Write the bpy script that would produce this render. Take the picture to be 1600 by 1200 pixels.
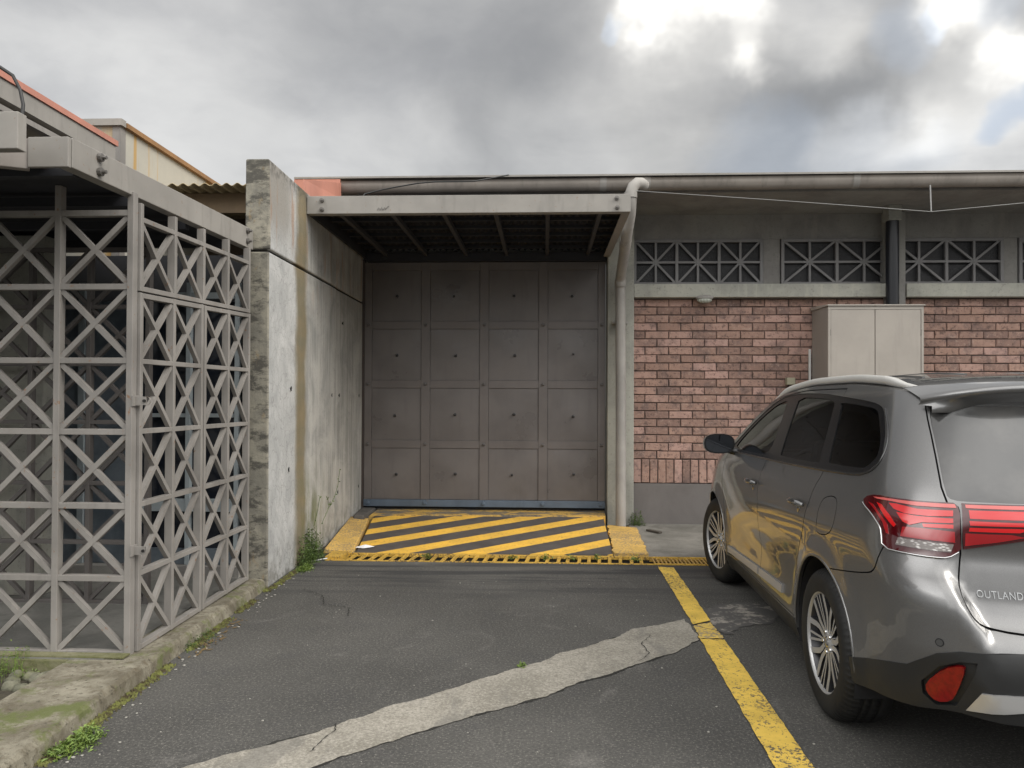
import bpy, bmesh, math, random
import numpy as np
from mathutils import Vector, Matrix, noise as mnoise
from mathutils.geometry import delaunay_2d_cdt
random.seed(7)
for o in list(bpy.data.objects): bpy.data.objects.remove(o)
SC = bpy.context.scene
COL = SC.collection
R = math.radians
# ------------------------------------------------------------ camera
cd = bpy.data.cameras.new('camera'); cam = bpy.data.objects.new('camera', cd); COL.objects.link(cam)
FPX = 1180.0
cd.sensor_width = 36; cd.lens = 36*FPX/1600; cd.clip_start = .05; cd.clip_end = 2000
cd.shift_y = (23-FPX*math.tan(R(.6)))/1600
cam.matrix_world = Matrix.Translation((0, 0, 1.52)) @ Matrix.Rotation(R(2.5), 4, 'Z') @ Matrix.Rotation(R(90.6), 4, 'X') @ Matrix.Rotation(R(.23), 4, 'Z')
SC.camera = cam
# ------------------------------------------------------------ exposure
SC.view_settings.view_transform = 'Standard'; SC.view_settings.look = 'None'
SC.view_settings.gamma = 1; SC.view_settings.exposure = 0.35
SC.view_settings.use_curve_mapping = False
SUN_EL, SUN_AZ = 42, 112      # degrees above the horizon, degrees right of +Y
# ------------------------------------------------------------ node helper
class NG:
    def __init__(s, tree): s.t = tree; s.nodes = tree.nodes; s.l = tree.links
    def n(s, typ, ins=None, **props):
        nd = s.nodes.new(typ)
        for k, v in props.items(): setattr(nd, k, v)
        for k, v in (ins or {}).items(): s.set(nd.inputs[k], v)
        return nd
    def set(s, sock, v):
        if hasattr(v, 'is_output'): s.l.new(v, sock)
        elif isinstance(v, (tuple, list)) and len(v) == 3 and sock.type == 'RGBA': sock.default_value = (*v, 1)
        else: sock.default_value = v
    def math(s, op, a, b=0.0, c=None, clamp=False):
        nd = s.nodes.new('ShaderNodeMath'); nd.operation = op; nd.use_clamp = clamp
        s.set(nd.inputs[0], a); s.set(nd.inputs[1], b)
        if c is not None: s.set(nd.inputs[2], c)
        return nd.outputs[0]
    def vm(s, op, a, b=(0, 0, 0)):
        nd = s.nodes.new('ShaderNodeVectorMath'); nd.operation = op
        s.set(nd.inputs[0], a); s.set(nd.inputs[1], b)
        return nd.outputs['Value'] if op in ('DOT_PRODUCT', 'LENGTH', 'DISTANCE') else nd.outputs[0]
    def pos(s, sc=(1, 1, 1), obj=False):
        o = s.n('ShaderNodeTexCoord').outputs['Object'] if obj else s.n('ShaderNodeNewGeometry').outputs['Position']
        return s.vm('MULTIPLY', o, sc)
    def noise(s, vec, scale=5, detail=4, rough=.55, dist=0):
        nd = s.n('ShaderNodeTexNoise', {'Vector': vec, 'Scale': scale, 'Detail': detail, 'Roughness': rough, 'Distortion': dist})
        return nd.outputs['Fac']
    def map(s, v, a, b, c=0.0, d=1.0, smooth=True):
        nd = s.n('ShaderNodeMapRange', {'Value': v, 'From Min': a, 'From Max': b, 'To Min': c, 'To Max': d})
        nd.interpolation_type = 'SMOOTHSTEP' if smooth else 'LINEAR'
        return nd.outputs[0]
    def mix(s, f, a, b, mode='MIX'):
        nd = s.nodes.new('ShaderNodeMix'); nd.data_type = 'RGBA'; nd.blend_type = mode
        s.set(nd.inputs[0], f); s.set(nd.inputs[6], a); s.set(nd.inputs[7], b)
        return nd.outputs[2]
    def xyz(s, v):
        o = s.n('ShaderNodeSeparateXYZ', {0: v}).outputs; return o[0], o[1], o[2]
    def bump(s, h, st=.3, d=.01):
        return s.n('ShaderNodeBump', {'Height': h, 'Strength': st, 'Distance': d}).outputs[0]
MATS = {}
def mat(name, fn=None, base=(.5, .5, .5), rough=.6, metal=0., **kw):
    if name in MATS: return MATS[name]
    m = bpy.data.materials.new(name); m.use_nodes = True; MATS[name] = m
    g = NG(m.node_tree); b = m.node_tree.nodes['Principled BSDF']
    g.b = b
    g.set(b.inputs['Base Color'], base); b.inputs['Roughness'].default_value = rough; b.inputs['Metallic'].default_value = metal
    for k, v in kw.items(): g.set(b.inputs[k.replace('_', ' ')], v)
    if fn: fn(g, b)
    return m
# ------------------------------------------------------------ world: overcast sky with a bright break in the clouds
W = bpy.data.worlds.new('World'); SC.world = W; W.use_nodes = True
g = NG(W.node_tree); bg = W.node_tree.nodes['Background']
d0 = g.n('ShaderNodeTexCoord').outputs['Generated']
d = g.vm('NORMALIZE', d0)
x, y, z = g.xyz(d)
zz = g.math('ADD', g.math('ABSOLUTE', z), .22)
pv = g.n('ShaderNodeCombineXYZ', {0: g.math('DIVIDE', x, zz), 1: g.math('DIVIDE', y, zz), 2: 0.0}).outputs[0]
warp = g.n('ShaderNodeTexNoise', {'Vector': pv, 'Scale': 1.1, 'Detail': 4, 'Roughness': .5})
wv = g.vm('SUBTRACT', warp.outputs['Color'], (.5, .5, .5))
pw = g.vm('ADD', pv, g.vm('MULTIPLY', wv, (.55, .55, .55)))
c1 = g.noise(pw, 1.5, 7, .52)
c2 = g.noise(g.vm('ADD', pw, (7.3, 2.1, 0)), 3.2, 6, .55)
cl = g.math('ADD', g.math('MULTIPLY', c1, .72), g.math('MULTIPLY', c2, .28))
fac = g.map(cl, .37, .63)
colr = g.mix(fac, (.295, .292, .288), (.445, .438, .422))
# a finer billow layer gives the lit rims
pb = g.vm('ADD', pw, (3.1, 9.4, 0))
bil = g.math('ABSOLUTE', g.math('SUBTRACT', g.noise(pb, 2.3, 6, .5), .5))
colr = g.mix(g.math('MULTIPLY', g.map(bil, .12, .0), .10), colr, (.52, .51, .49))
warp2 = g.n('ShaderNodeTexNoise', {'Vector': d, 'Scale': 4.2, 'Detail': 5, 'Roughness': .56})
dd = g.vm('NORMALIZE', g.vm('ADD', d, g.vm('MULTIPLY', g.vm('SUBTRACT', warp2.outputs['Color'], (.5, .5, .5)), (.22, .22, .24))))
camR = cam.matrix_world.to_3x3()
def pdir(px, py):
    v = Vector(((px-800)/FPX, -(py-600-(23-FPX*math.tan(R(.6))))/FPX, -1)); v = camR @ v; v.normalize(); return tuple(v)
def blob(px, py, rin, rout, vec=None):
    t = g.vm('DOT_PRODUCT', vec or dd, pdir(px, py))
    return g.map(t, math.cos(R(rout)), math.cos(R(rin)))
gain = 1.0   # broad darker masses and lighter veils
for (px, py, a, b, k) in [(930, 140, 2, 13, -.20), (740, 110, 3, 14, -.10), (1100, 150, 1, 7, -.24), (1270, 130, 1, 6, -.30), (1420, 110, 1, 8, -.34), (1210, 235, 0, 6, -.26), (1540, 90, 0, 5, -.22),
                       (250, 30, 4, 20, .04), (600, 250, 1, 8, .22), (240, 170, 3, 14, .12), (90, 110, 2, 12, .10), (880, 235, 0, 6, .22), (1500, 200, 0, 7, .30), (1330, 235, 0, 4, .25), (1590, 240, 0, 6, .15)]:
    gain = g.math('MULTIPLY', gain, g.math('ADD', 1.0, g.math('MULTIPLY', blob(px, py, a, b), k)))
colr = g.n('ShaderNodeVectorMath', {0: colr, 'Scale': gain}, operation='SCALE').outputs[0]
sky = g.n('ShaderNodeTexSky', sky_type='NISHITA', sun_disc=False, sun_elevation=R(SUN_EL), sun_rotation=R(SUN_AZ)).outputs[0]
skyc = g.vm('MULTIPLY', sky, (.10, .10, .10))
for (px, py, a, b, k) in [(1600, 185, .1, 2.0, .7), (1180, 262, .3, 5.0, .3), (1340, 270, .3, 5.0, .2), (955, 52, .1, .9, .5), (1465, 30, .1, 1.2, .6), (1400, 30, .2, 3.0, .3), (1590, 15, .1, 2., .3), (1470, 240, 0, 3, .2)]:
    colr = g.mix(g.math('MULTIPLY', blob(px, py, a, b), k), colr, (.31, .37, .46))
glow = 0.0
for (px, py, N_, v) in [(1050, -5, 1300, 1.3), (1000, -10, 2000, .8), (1130, 30, 2200, .75), (1060, 30, 150, .24), (1155, 115, 5200, .42), (1290, 55, 1100, .26), (1500, 5, 2000, .6), (1540, 30, 2400, .30), (1592, 95, 3500, .7),
                       (1540, 40, 200, .10), (1480, 185, 900, .20), (1430, 215, 2500, .16), (1320, 225, 1500, .14), (1100, 110, 120, .07)]:
    t_ = g.math('POWER', g.math('MAXIMUM', g.vm('DOT_PRODUCT', dd, pdir(px, py)), .001), float(N_))
    glow = g.math('ADD', glow, g.math('MULTIPLY', t_, v))
glow = g.math('MULTIPLY', glow, g.map(cl, .25, .75, .75, 1.25))
colr = g.vm('ADD', colr, g.n('ShaderNodeVectorMath', {0: (1.0, .965, .89), 'Scale': glow}, operation='SCALE').outputs[0])
# unseen sky boosted overhead, behind, right and back left, added to light the scene
up = g.map(z, .50, .85); back = g.map(y, .15, -.50); lb = g.math('MULTIPLY', g.map(x, -.45, -.80), g.math('MULTIPLY', g.map(y, .12, -.15), g.map(z, .30, .50))); side = g.map(x, .55, .90)
hi = g.map(z, .10, .42)   # the yard behind is enclosed: its sky only opens above the roofs there
low = g.math('MULTIPLY', g.map(z, .16, .02), g.math('MAXIMUM', back, side))
boost = g.math('ADD', g.math('ADD', 1.0, g.math('MULTIPLY', lb, 5.5)), g.math('ADD', g.math('MULTIPLY', up, .7), g.math('MULTIPLY', hi, g.math('ADD', g.math('MULTIPLY', back, 3.7), g.math('MULTIPLY', side, 3.0)))))
boost = g.math('MULTIPLY', boost, g.math('SUBTRACT', 1.0, g.math('MULTIPLY', low, .65)))
tot = g.vm('ADD', g.n('ShaderNodeVectorMath', {0: colr, 'Scale': boost}, operation='SCALE').outputs[0], g.vm('MULTIPLY', skyc, (.12, .12, .12)))
g.set(bg.inputs['Color'], tot); bg.inputs['Strength'].default_value = 1.0
# ------------------------------------------------------------ sun, veiled by cloud
sl = bpy.data.lights.new('sun', 'SUN'); sl.energy = 1.5; sl.angle = R(32); sl.color = (1, .95, .87)
so = bpy.data.objects.new('sun', sl); COL.objects.link(so)
so.rotation_euler = (R(SUN_EL-90), 0, R(-SUN_AZ))
# ------------------------------------------------------------ mesh builder
class MB:
    def __init__(s): s.v = []; s.f = []; s.m = []; s.sm = []
    def add(s, vs, fs, m=0, smooth=False):
        k = len(s.v); s.v += [tuple(p) for p in vs]
        for f in fs: s.f.append([i+k for i in f]); s.m.append(m); s.sm.append(smooth)
        return s
    def box(s, x0, x1, y0, y1, z0, z1, m=0):
        vs = [(x0, y0, z0), (x1, y0, z0), (x1, y1, z0), (x0, y1, z0), (x0, y0, z1), (x1, y0, z1), (x1, y1, z1), (x0, y1, z1)]
        return s.add(vs, [(0, 3, 2, 1), (4, 5, 6, 7), (0, 1, 5, 4), (1, 2, 6, 5), (2, 3, 7, 6), (3, 0, 4, 7)], m)
    def hexa(s, b, t, m=0):   # four bottom points, four top points
        return s.add(list(b)+list(t), [(0, 3, 2, 1), (4, 5, 6, 7), (0, 1, 5, 4), (1, 2, 6, 5), (2, 3, 7, 6), (3, 0, 4, 7)], m)
    def bar(s, a, b, w, d, n, m=0):   # w across, d along n
        a = Vector(a); b = Vector(b); n = Vector(n).normalized(); t = (b-a).normalized(); u = t.cross(n).normalized(); n = u.cross(t)
        q = [(-1, -1), (1, -1), (1, 1), (-1, 1)]
        return s.hexa([a+u*w/2*i+n*d/2*j for i, j in q], [b+u*w/2*i+n*d/2*j for i, j in q], m)
    def tube(s, pts, r, n=12, m=0, cap=True, closed=False):
        pts = [Vector(p) for p in pts]; N = len(pts); rs = r if isinstance(r, (list, tuple)) else [r]*N
        vs = []; up = None
        for i, p in enumerate(pts):
            t = (pts[min(i+1, N-1)]-pts[max(i-1, 0)]).normalized()
            if up is None: up = Vector((0, 0, 1)) if abs(t.z) < .9 else Vector((0, 1, 0))
            u = t.cross(up).normalized(); up = u.cross(t).normalized()
            for k in range(n):
                a = 2*math.pi*k/n; vs.append(p+(u*math.cos(a)+up*math.sin(a))*rs[i])
        fs = [(i*n+k, i*n+(k+1) % n, (i+1)*n+(k+1) % n, (i+1)*n+k) for i in range(N-1) for k in range(n)]
        s.add(vs, fs, m, True)
        if cap: s.add(vs[:n], [tuple(range(n))[::-1]], m); s.add(vs[-n:], [tuple(range(n))], m)
        return s
    def prism(s, poly, z0, z1, m=0):   # vertical prism from xy polygon
        n = len(poly)
        vs = [(p[0], p[1], z0) for p in poly]+[(p[0], p[1], z1) for p in poly]
        return s.add(vs, [tuple(range(n))[::-1], tuple(range(n, 2*n))]+[(i, (i+1) % n, n+(i+1) % n, n+i) for i in range(n)], m)
    def lathe(s, prof, c=(0, 0, 0), axis='y', n=48, m=0, wob=None):   # prof: (radius, along-axis)
        c = Vector(c); vs = []
        for i in range(n):
            a = 2*math.pi*i/n
            for j, (r, h) in enumerate(prof):
                if wob: r = wob(i, j, r)
                ca, sa = r*math.cos(a), r*math.sin(a)
                vs.append(c+Vector({'y': (ca, h, sa), 'z': (ca, sa, h), 'x': (h, ca, sa)}[axis]))
        k = len(prof)
        fs = [(i*k+j, i*k+j+1, ((i+1) % n)*k+j+1, ((i+1) % n)*k+j) for i in range(n) for j in range(k-1)]
        return s.add(vs, fs, m, True)
    def ball(s, c, r, m=0, seg=10, sc=(1, 1, 1), wob=0):
        vs = []; c = Vector(c)
        for i in range(seg//2+1):
            t = math.pi*i/(seg//2)
            for k in range(seg):
                a = 2*math.pi*k/seg; v = Vector((math.sin(t)*math.cos(a)*sc[0], math.sin(t)*math.sin(a)*sc[1], math.cos(t)*sc[2]))
                if wob: v *= 1+wob*mnoise.noise(v*1.7+c*9)
                vs.append(c+v*r)
        fs = [(i*seg+k, (i+1)*seg+k, (i+1)*seg+(k+1) % seg, i*seg+(k+1) % seg) for i in range(seg//2) for k in range(seg)]
        return s.add(vs, fs, m, True)
    def build(s, name, mats, parent=None, bevel=0, local=False, loc=None, fix=True):
        me = bpy.data.meshes.new(name)
        off = Vector((0, 0, 0))
        if parent is not None and not local: off = wloc(parent)
        if loc is not None: off = Vector(loc)
        me.from_pydata([tuple(Vector(p)-off) for p in s.v], [], s.f)
        if not isinstance(mats, (list, tuple)): mats = [mats]
        for m in mats: me.materials.append(m)
        me.polygons.foreach_set('material_index', s.m); me.polygons.foreach_set('use_smooth', s.sm)
        if fix:
            bm = bmesh.new(); bm.from_mesh(me); bmesh.ops.recalc_face_normals(bm, faces=bm.faces); bm.to_mesh(me); bm.free()
        me.update()
        o = bpy.data.objects.new(name, me); COL.objects.link(o)
        if parent is not None: o.parent = parent
        if loc is not None: o.location = loc
        if bevel:
            b = o.modifiers.new('bevel', 'BEVEL'); b.width = bevel; b.segments = 2; b.limit_method = 'ANGLE'
        return o
def wloc(o):
    v = Vector(o.location); p = o.parent
    while p is not None: v = v+Vector(p.location); p = p.parent
    return v
def tag(o, label=None, cat=None, group=None, kind=None):
    if label: o['label'] = label
    if cat: o['category'] = cat
    if group: o['group'] = group
    if kind: o['kind'] = kind
    return o
def thing(name, label, cat, loc=(0, 0, 0), group=None):
    o = bpy.data.objects.new(name, None); COL.objects.link(o); o.location = loc; o.empty_display_size = .2
    return tag(o, label, cat, group)
def copy_tree(o, parent=None):
    c = o.copy(); COL.objects.link(c)
    if parent is not None: c.parent = parent
    for ch in [k for k in o.children]: copy_tree(ch, c)
    return c
# ------------------------------------------------------------ materials
def f_asphalt(g, b):
    p = g.pos()
    big = g.noise(p, .55, 5, .6); mid = g.noise(p, 3.5, 5, .6); fine = g.noise(p, 75, 4, .75); grit = g.n('ShaderNodeTexVoronoi', {'Vector': p, 'Scale': 210.}).outputs['Distance']
    c = g.mix(g.map(big, .32, .68), (.048, .0465, .043), (.084, .081, .074))
    c = g.mix(g.math('MULTIPLY', g.map(mid, .5, .75), .5), c, (.050, .049, .049))
    c = g.mix(g.math('MULTIPLY', g.map(g.noise(p, 1.3, 6, .7, 1.5), .56, .72), .45), c, (.17, .16, .15))
    c = g.mix(g.math('MULTIPLY', g.map(fine, .52, .66), .65), c, (.20, .19, .17))
    agg = g.n('ShaderNodeTexVoronoi', {'Vector': p, 'Scale': 95.}); ax_ = g.math('MULTIPLY', g.map(agg.outputs['Distance'], .30, .18), g.map(g.xyz(agg.outputs['Color'])[0], .80, .86))
    c = g.mix(g.math('MULTIPLY', ax_, .45), c, (.36, .34, .30))
    c = g.mix(g.math('MULTIPLY', g.map(fine, .48, .36), .5), c, (.020, .020, .019))
    # tyre-rubbed darker smears before the drain
    x, y, z = g.xyz(g.pos())
    sm_ = g.math('MULTIPLY', g.map(g.noise(g.pos((.35, 4, 1)), 1.6, 4, .6), .45, .60), g.map(y, 5.4, 6.6))
    c = g.mix(g.math('MULTIPLY', sm_, .85), c, (.028, .028, .029))
    g.set(b.inputs['Base Color'], c)
    g.set(b.inputs['Roughness'], g.map(big, .3, .7, .75, .92))
    g.set(b.inputs['Normal'], g.bump(g.math('ADD', grit, g.math('MULTIPLY', fine, 1.2)), .55, .004))
ASPHALT = mat('asphalt', f_asphalt)
def f_conc(c1, c2, c3, dark=.5, sc=1.0, streak=1.0, bumpy=.4, moss=0.0):
    def fn(g, b):
        p = g.pos(); ps = g.pos((3.0, 3.0, .35))
        a = g.noise(p, 1.7*sc, 7, .65, .6); s_ = g.noise(ps, 3*sc, 5, .6); f = g.noise(p, 38, 4, .65); ff = g.noise(p, 150, 2, .5)
        c = g.mix(g.map(a, .33, .66), c1, c2)
        c = g.mix(g.math('MULTIPLY', g.map(s_, .5, .72), .55*streak), c, c3)
        c = g.mix(g.math('MULTIPLY', g.map(f, .54, .74), dark), c, tuple(k*.45 for k in c1))
        c = g.mix(g.math('MULTIPLY', g.map(g.noise(p, 9, 6, .7, 1.), .60, .72), dark*.8), c, tuple(k*.55 for k in c1))
        if moss:
            c = g.mix(g.math('MULTIPLY', g.map(g.noise(p, 4.2, 6, .7), .50, .64), moss), c, (.10, .115, .035))
        g.set(b.inputs['Base Color'], c)
        g.set(b.inputs['Normal'], g.bump(g.math('ADD', f, g.math('MULTIPLY', ff, .5)), bumpy, .006))
    return fn
CONC = mat('grey_concrete', f_conc((.25, .25, .225), (.37, .365, .32), (.42, .40, .34), .5), rough=.9)
CONC_D = mat('dark_concrete', f_conc((.21, .20, .19), (.28, .275, .255), (.31, .295, .26), .35), rough=.9)
SILLC = mat('sill_concrete', f_conc((.31, .31, .275), (.44, .435, .38), (.52, .51, .43), .5), rough=.9)
KERBC = mat('kerb_concrete', f_conc((.115, .10, .07), (.26, .24, .185), (.085, .062, .035), 1.0, 3.2, 1.0, 1.0, .95), rough=.93)
APRONC = mat('apron_concrete', f_conc((.12, .115, .10), (.20, .19, .17), (.09, .085, .075), .5, 1.3, .6), rough=.92)
def f_patch(g, b):
    p = g.pos(); big = g.noise(p, 2.2, 6, .6); md = g.noise(p, 22, 6, .75); fn_ = g.noise(p, 80, 3, .7)
    c = g.mix(g.map(big, .35, .65), (.205, .19, .158), (.285, .265, .225))
    c = g.mix(g.math('MULTIPLY', g.map(md, .52, .62), .5), c, (.17, .155, .125))
    c = g.mix(g.math('MULTIPLY', g.map(fn_, .52, .62), .55), c, (.13, .12, .10))
    c = g.mix(g.math('MULTIPLY', g.map(fn_, .47, .38), .45), c, (.42, .395, .345))
    c = g.mix(g.math('MULTIPLY', g.map(g.noise(g.pos((1.2, .35, 1)), 3.0, 5, .65), .52, .64), .5), c, (.12, .115, .105))
    g.set(b.inputs['Base Color'], c); g.set(b.inputs['Normal'], g.bump(g.math('ADD', md, fn_), .5, .004))
PATCHC = mat('patch_concrete', f_patch, rough=.95)
FLOORC = mat('floor_concrete', f_conc((.12, .12, .11), (.20, .195, .18), (.09, .09, .08), .3), rough=.7)
def f_wall(g, b):   # yard wall: whitish worn part, brown mossy drip band, grey panels, moss at the foot
    x, y, z = g.xyz(g.pos()); p = g.pos(); ps = g.pos((4, 4, .3))
    n1 = g.noise(p, 2.2, 7, .65, .8); n2 = g.noise(ps, 2.5, 6, .65); f = g.noise(p, 45, 4, .65); wob = g.noise(g.pos((1, 1, .8)), 3, 5, .6)
    crack = g.n('ShaderNodeTexVoronoi', {'Vector': g.vm('ADD', g.pos((1, 13, 7)), g.vm('MULTIPLY', g.n('ShaderNodeTexNoise', {'Vector': p, 'Scale': 9.}).outputs['Color'], (1.2, 1.2, 1.2))), 'Scale': 1.0}, feature='DISTANCE_TO_EDGE').outputs['Distance']
    grey = g.mix(g.map(n1, .33, .68), (.25, .25, .235), (.39, .38, .355))
    grey = g.mix(g.math('MULTIPLY', g.map(n2, .46, .66), .6), grey, (.44, .43, .40))
    grey = g.mix(g.math('MULTIPLY', g.map(n2, .48, .36), .45), grey, (.19, .185, .175))
    white = g.mix(g.map(n1, .3, .7), (.33, .335, .33), (.50, .50, .49))
    white = g.mix(g.math('MULTIPLY', g.map(crack, .045, .0), .5), white, (.22, .215, .21))
    yy = g.math('ADD', y, g.math('MULTIPLY', g.math('SUBTRACT', wob, .5), .22))
    c = g.mix(g.map(yy, 6.58, 6.66), white, grey)
    top = g.map(z, 2.70, 3.1)
    c = g.mix(g.math('MULTIPLY', top, g.map(yy, 6.75, 6.3)), c, (.27, .255, .23))
    band = g.math('MULTIPLY', g.map(yy, 6.60, 6.72), g.map(yy, 7.0, 6.88))
    c = g.mix(g.math('MULTIPLY', band, .85), c, g.mix(g.noise(g.pos((1, 1, 3)), 3, 4), (.22, .15, .06), (.10, .10, .06)))
    rust = g.math('MULTIPLY', g.map(g.noise(g.pos((5, 5, .7)), 1.6, 5, .6), .53, .68), g.map(z, 2.2, 3.0))
    c = g.mix(g.math('MULTIPLY', rust, .55), c, (.30, .15, .07))
    ms = g.math('MULTIPLY', g.map(g.noise(g.pos((2, 2, .6)), 3, 6, .7), .42, .62), g.math('MULTIPLY', g.map(z, 1.05, .25), g.math('MULTIPLY', g.map(yy, 6.68, 6.85), g.map(yy, 7.9, 7.1))))
    c = g.mix(g.math('MULTIPLY', ms, .95), c, (.11, .12, .035))
    foot = g.math('MULTIPLY', g.map(g.noise(p, 6, 6, .7), .40, .62), g.map(z, .45, .0))
    c = g.mix(g.math('MULTIPLY', foot, .7), c, (.085, .08, .065))
    # the end face of the wall: dirty, moss and black mould
    end = g.map(y, 5.965, 5.96)
    ef = g.mix(g.map(g.noise(p, 5, 7, .7, .8), .35, .65), (.30, .28, .225), (.19, .18, .15))
    ef = g.mix(g.math('MULTIPLY', g.map(g.noise(g.pos((1, 1, 2.2)), 4, 7, .75), .47, .60), .85), ef, (.055, .052, .045))
    ef = g.mix(g.math('MULTIPLY', g.map(g.noise(g.pos((1, 1, .6)), 9, 5, .7), .58, .70), .5), ef, (.30, .21, .10))
    c = g.mix(end, c, ef)
    c = g.mix(g.math('MULTIPLY', g.map(f, .55, .75), .4), c, (.10, .10, .095))
    edge = g.math('MULTIPLY', g.map(g.noise(p, 12, 5, .7), .4, .6), g.map(z, 3.25, 3.45))
    c = g.mix(g.math('MULTIPLY', edge, .8), c, (.06, .058, .05))
    g.set(b.inputs['Base Color'], c)
    g.set(b.inputs['Normal'], g.bump(g.math('ADD', f, g.math('MULTIPLY', crack, .6)), .35, .008))
WALLC = mat('yard_wall_concrete', f_wall, rough=.9)
def f_paint(c1, rust=.3, sp=.35, var=.12, dirt=.3):
    def fn(g, b):
        p = g.pos(); n = g.noise(p, 2.3, 6, .6); f = g.noise(p, 26, 5, .65); v = g.noise(g.pos((6, 6, .8)), 2, 5, .6)
        c = g.mix(g.map(n, .3, .7), tuple(k*(1-var) for k in c1), tuple(k*(1+var) for k in c1))
        c = g.mix(g.math('MULTIPLY', g.map(v, .52, .72), dirt), c, tuple(k*.62 for k in c1))
        c = g.mix(g.math('MULTIPLY', g.map(f, .63, .71), rust), c, (.20, .10, .045))
        g.set(b.inputs['Base Color'], c); g.set(b.inputs['Roughness'], g.map(n, .3, .7, sp, sp+.2))
        g.set(b.inputs['Normal'], g.bump(g.noise(p, 60, 3, .6), .08, .002))
    return fn
STEEL = mat('taupe_painted_steel', f_paint((.275, .25, .228), .35, .45), rough=.5)
STEEL_L = mat('pale_painted_steel', f_paint((.222, .208, .192), .8, .45, .16, .45), rough=.5)
STEEL_B = mat('grey_beam_paint', f_paint((.265, .25, .228), .45, .5, .12, .4), rough=.55)
STEEL_D = mat('underside_shade_steel', f_paint((.022, .023, .028), .1, .6), rough=.6)  # near-black colour stands in for the shade under the canopies
DOORP = mat('gate_taupe_paint', f_paint((.134, .122, .118), .06, .26, .10, .22), rough=.4)
DOORF = mat('gate_frame_paint', f_paint((.134, .120, .115), .10, .30, .10, .22), rough=.4)
BLUEP = mat('blue_grey_paint', f_paint((.095, .125, .165), .35, .4, .2), rough=.5)
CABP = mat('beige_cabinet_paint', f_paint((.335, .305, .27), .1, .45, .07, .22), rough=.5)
PIPEP = mat('grey_pipe_paint', f_paint((.30, .285, .265), .25, .5, .15, .45), rough=.5)
SALMON = mat('salmon_flashing', f_paint((.46, .20, .145), .1, .5, .12, .3), rough=.6)
BLACKP = mat('black_plastic_pipe', base=(.012, .013, .017), rough=.3)
BOLT = mat('dull_bolt_steel', f_paint((.16, .15, .14), .4, .4), rough=.4, metal=.6)
BOLTD = mat('dark_bolt_steel', base=(.035, .034, .034), rough=.35, metal=.5)
CABLE = mat('black_cable', base=(.02, .02, .02), rough=.5)
WIRE = mat('pale_wire', base=(.24, .24, .235), rough=.4, metal=.3)
WHITEP = mat('white_plastic', f_paint((.62, .62, .60), .0, .4, .05, .2), rough=.4)
WHITEC = mat('corner_paper', base=(.75, .75, .77), rough=.7)
GLASSD = mat('dark_window_glass', base=(.010, .013, .020), rough=.08)
MESHD = mat('window_mesh', lambda g, b: g.set(b.inputs['Base Color'], g.mix(g.map(g.n('ShaderNodeTexVoronoi', {'Vector': g.pos((1, 1, 1.6)), 'Scale': 42.}, feature='DISTANCE_TO_EDGE').outputs['Distance'], .04, .12), (.040, .040, .043), (.010, .010, .012))), rough=.6)
LAMPG = mat('ribbed_lamp_glass', lambda g, b: g.set(b.inputs['Base Color'], g.mix(g.map(g.n('ShaderNodeTexWave', {'Vector': g.pos(), 'Scale': 18.}).outputs[0], .3, .7), (.22, .23, .19), (.5, .52, .46))), rough=.15)
BLUEGL = mat('bluish_frosted_pane', lambda g, b: g.set(b.inputs['Base Color'], g.mix(g.map(g.noise(g.pos(), 2.5, 6, .65), .35, .65), (.065, .082, .10), (.14, .165, .19))), rough=.35)
PALEF = mat('pale_door_frame', f_paint((.30, .34, .36), .05, .4, .1, .2), rough=.5)
DARKI = mat('interior_shade', base=(.018, .019, .022), rough=.8)  # interior shade put into the colour of the entrance backing
BLACK = mat('black_void', base=(.006, .006, .007), rough=.9)
def f_yel(worn, base=(.62, .37, .045), under=(.06, .058, .056)):
    def fn(g, b):
        p = g.pos(); f = g.noise(p, 55, 5, .7); n = g.noise(p, 5, 6, .65); big = g.noise(p, 1.4, 4, .6)
        c = g.mix(g.map(n, .3, .7), base, tuple(k*.72 for k in base))
        c = g.mix(g.math('MULTIPLY', g.map(g.noise(p, 14, 5, .7), .55, .72), .35), c, (.22, .15, .05))
        w = g.map(g.math('ADD', f, g.math('MULTIPLY', g.math('SUBTRACT', big, .5), .45)), .60-worn*.14, .64-worn*.12)
        c = g.mix(g.math('MULTIPLY', w, .9), c, under)
        g.set(b.inputs['Base Color'], c); g.set(b.inputs['Normal'], g.bump(f, .4, .003))
    return fn
YEL = mat('worn_yellow_road_paint', f_yel(.45, (.72, .49, .085)), rough=.8)
YELC = mat('yellow_kerb_paint', f_yel(.55, (.66, .42, .11), (.22, .17, .11)), rough=.8)
YELG = mat('yellow_grate_paint', f_yel(.45, (.60, .37, .06), (.09, .06, .035)), rough=.6)
def f_stripe(g, b):
    p = g.pos(); x, y, z = g.xyz(p); f = g.noise(p, 40, 5, .7); n = g.noise(p, 5, 6, .65)
    v = g.math('SUBTRACT', y, g.math('MULTIPLY', x, .765)); v = g.math('ADD', v, g.math('MULTIPLY', g.math('SUBTRACT', g.noise(p, 30, 3, .6), .5), .02))
    fr = g.math('FRACT', g.math('DIVIDE', g.math('SUBTRACT', v, 7.22), .565))
    yel = g.math('MULTIPLY', g.map(fr, .0, .015), g.map(fr, .46, .445))
    yc = g.mix(g.map(n, .3, .7), (.80, .47, .06), (.62, .37, .06))
    yc = g.mix(g.math('MULTIPLY', g.map(f, .56, .68), .7), yc, (.12, .09, .05))
    dk = g.mix(g.map(n, .3, .7), (.060, .052, .048), (.088, .077, .070))
    g.set(b.inputs['Base Color'], g.mix(yel, dk, yc)); g.set(b.inputs['Normal'], g.bump(f, .3, .003))
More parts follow.
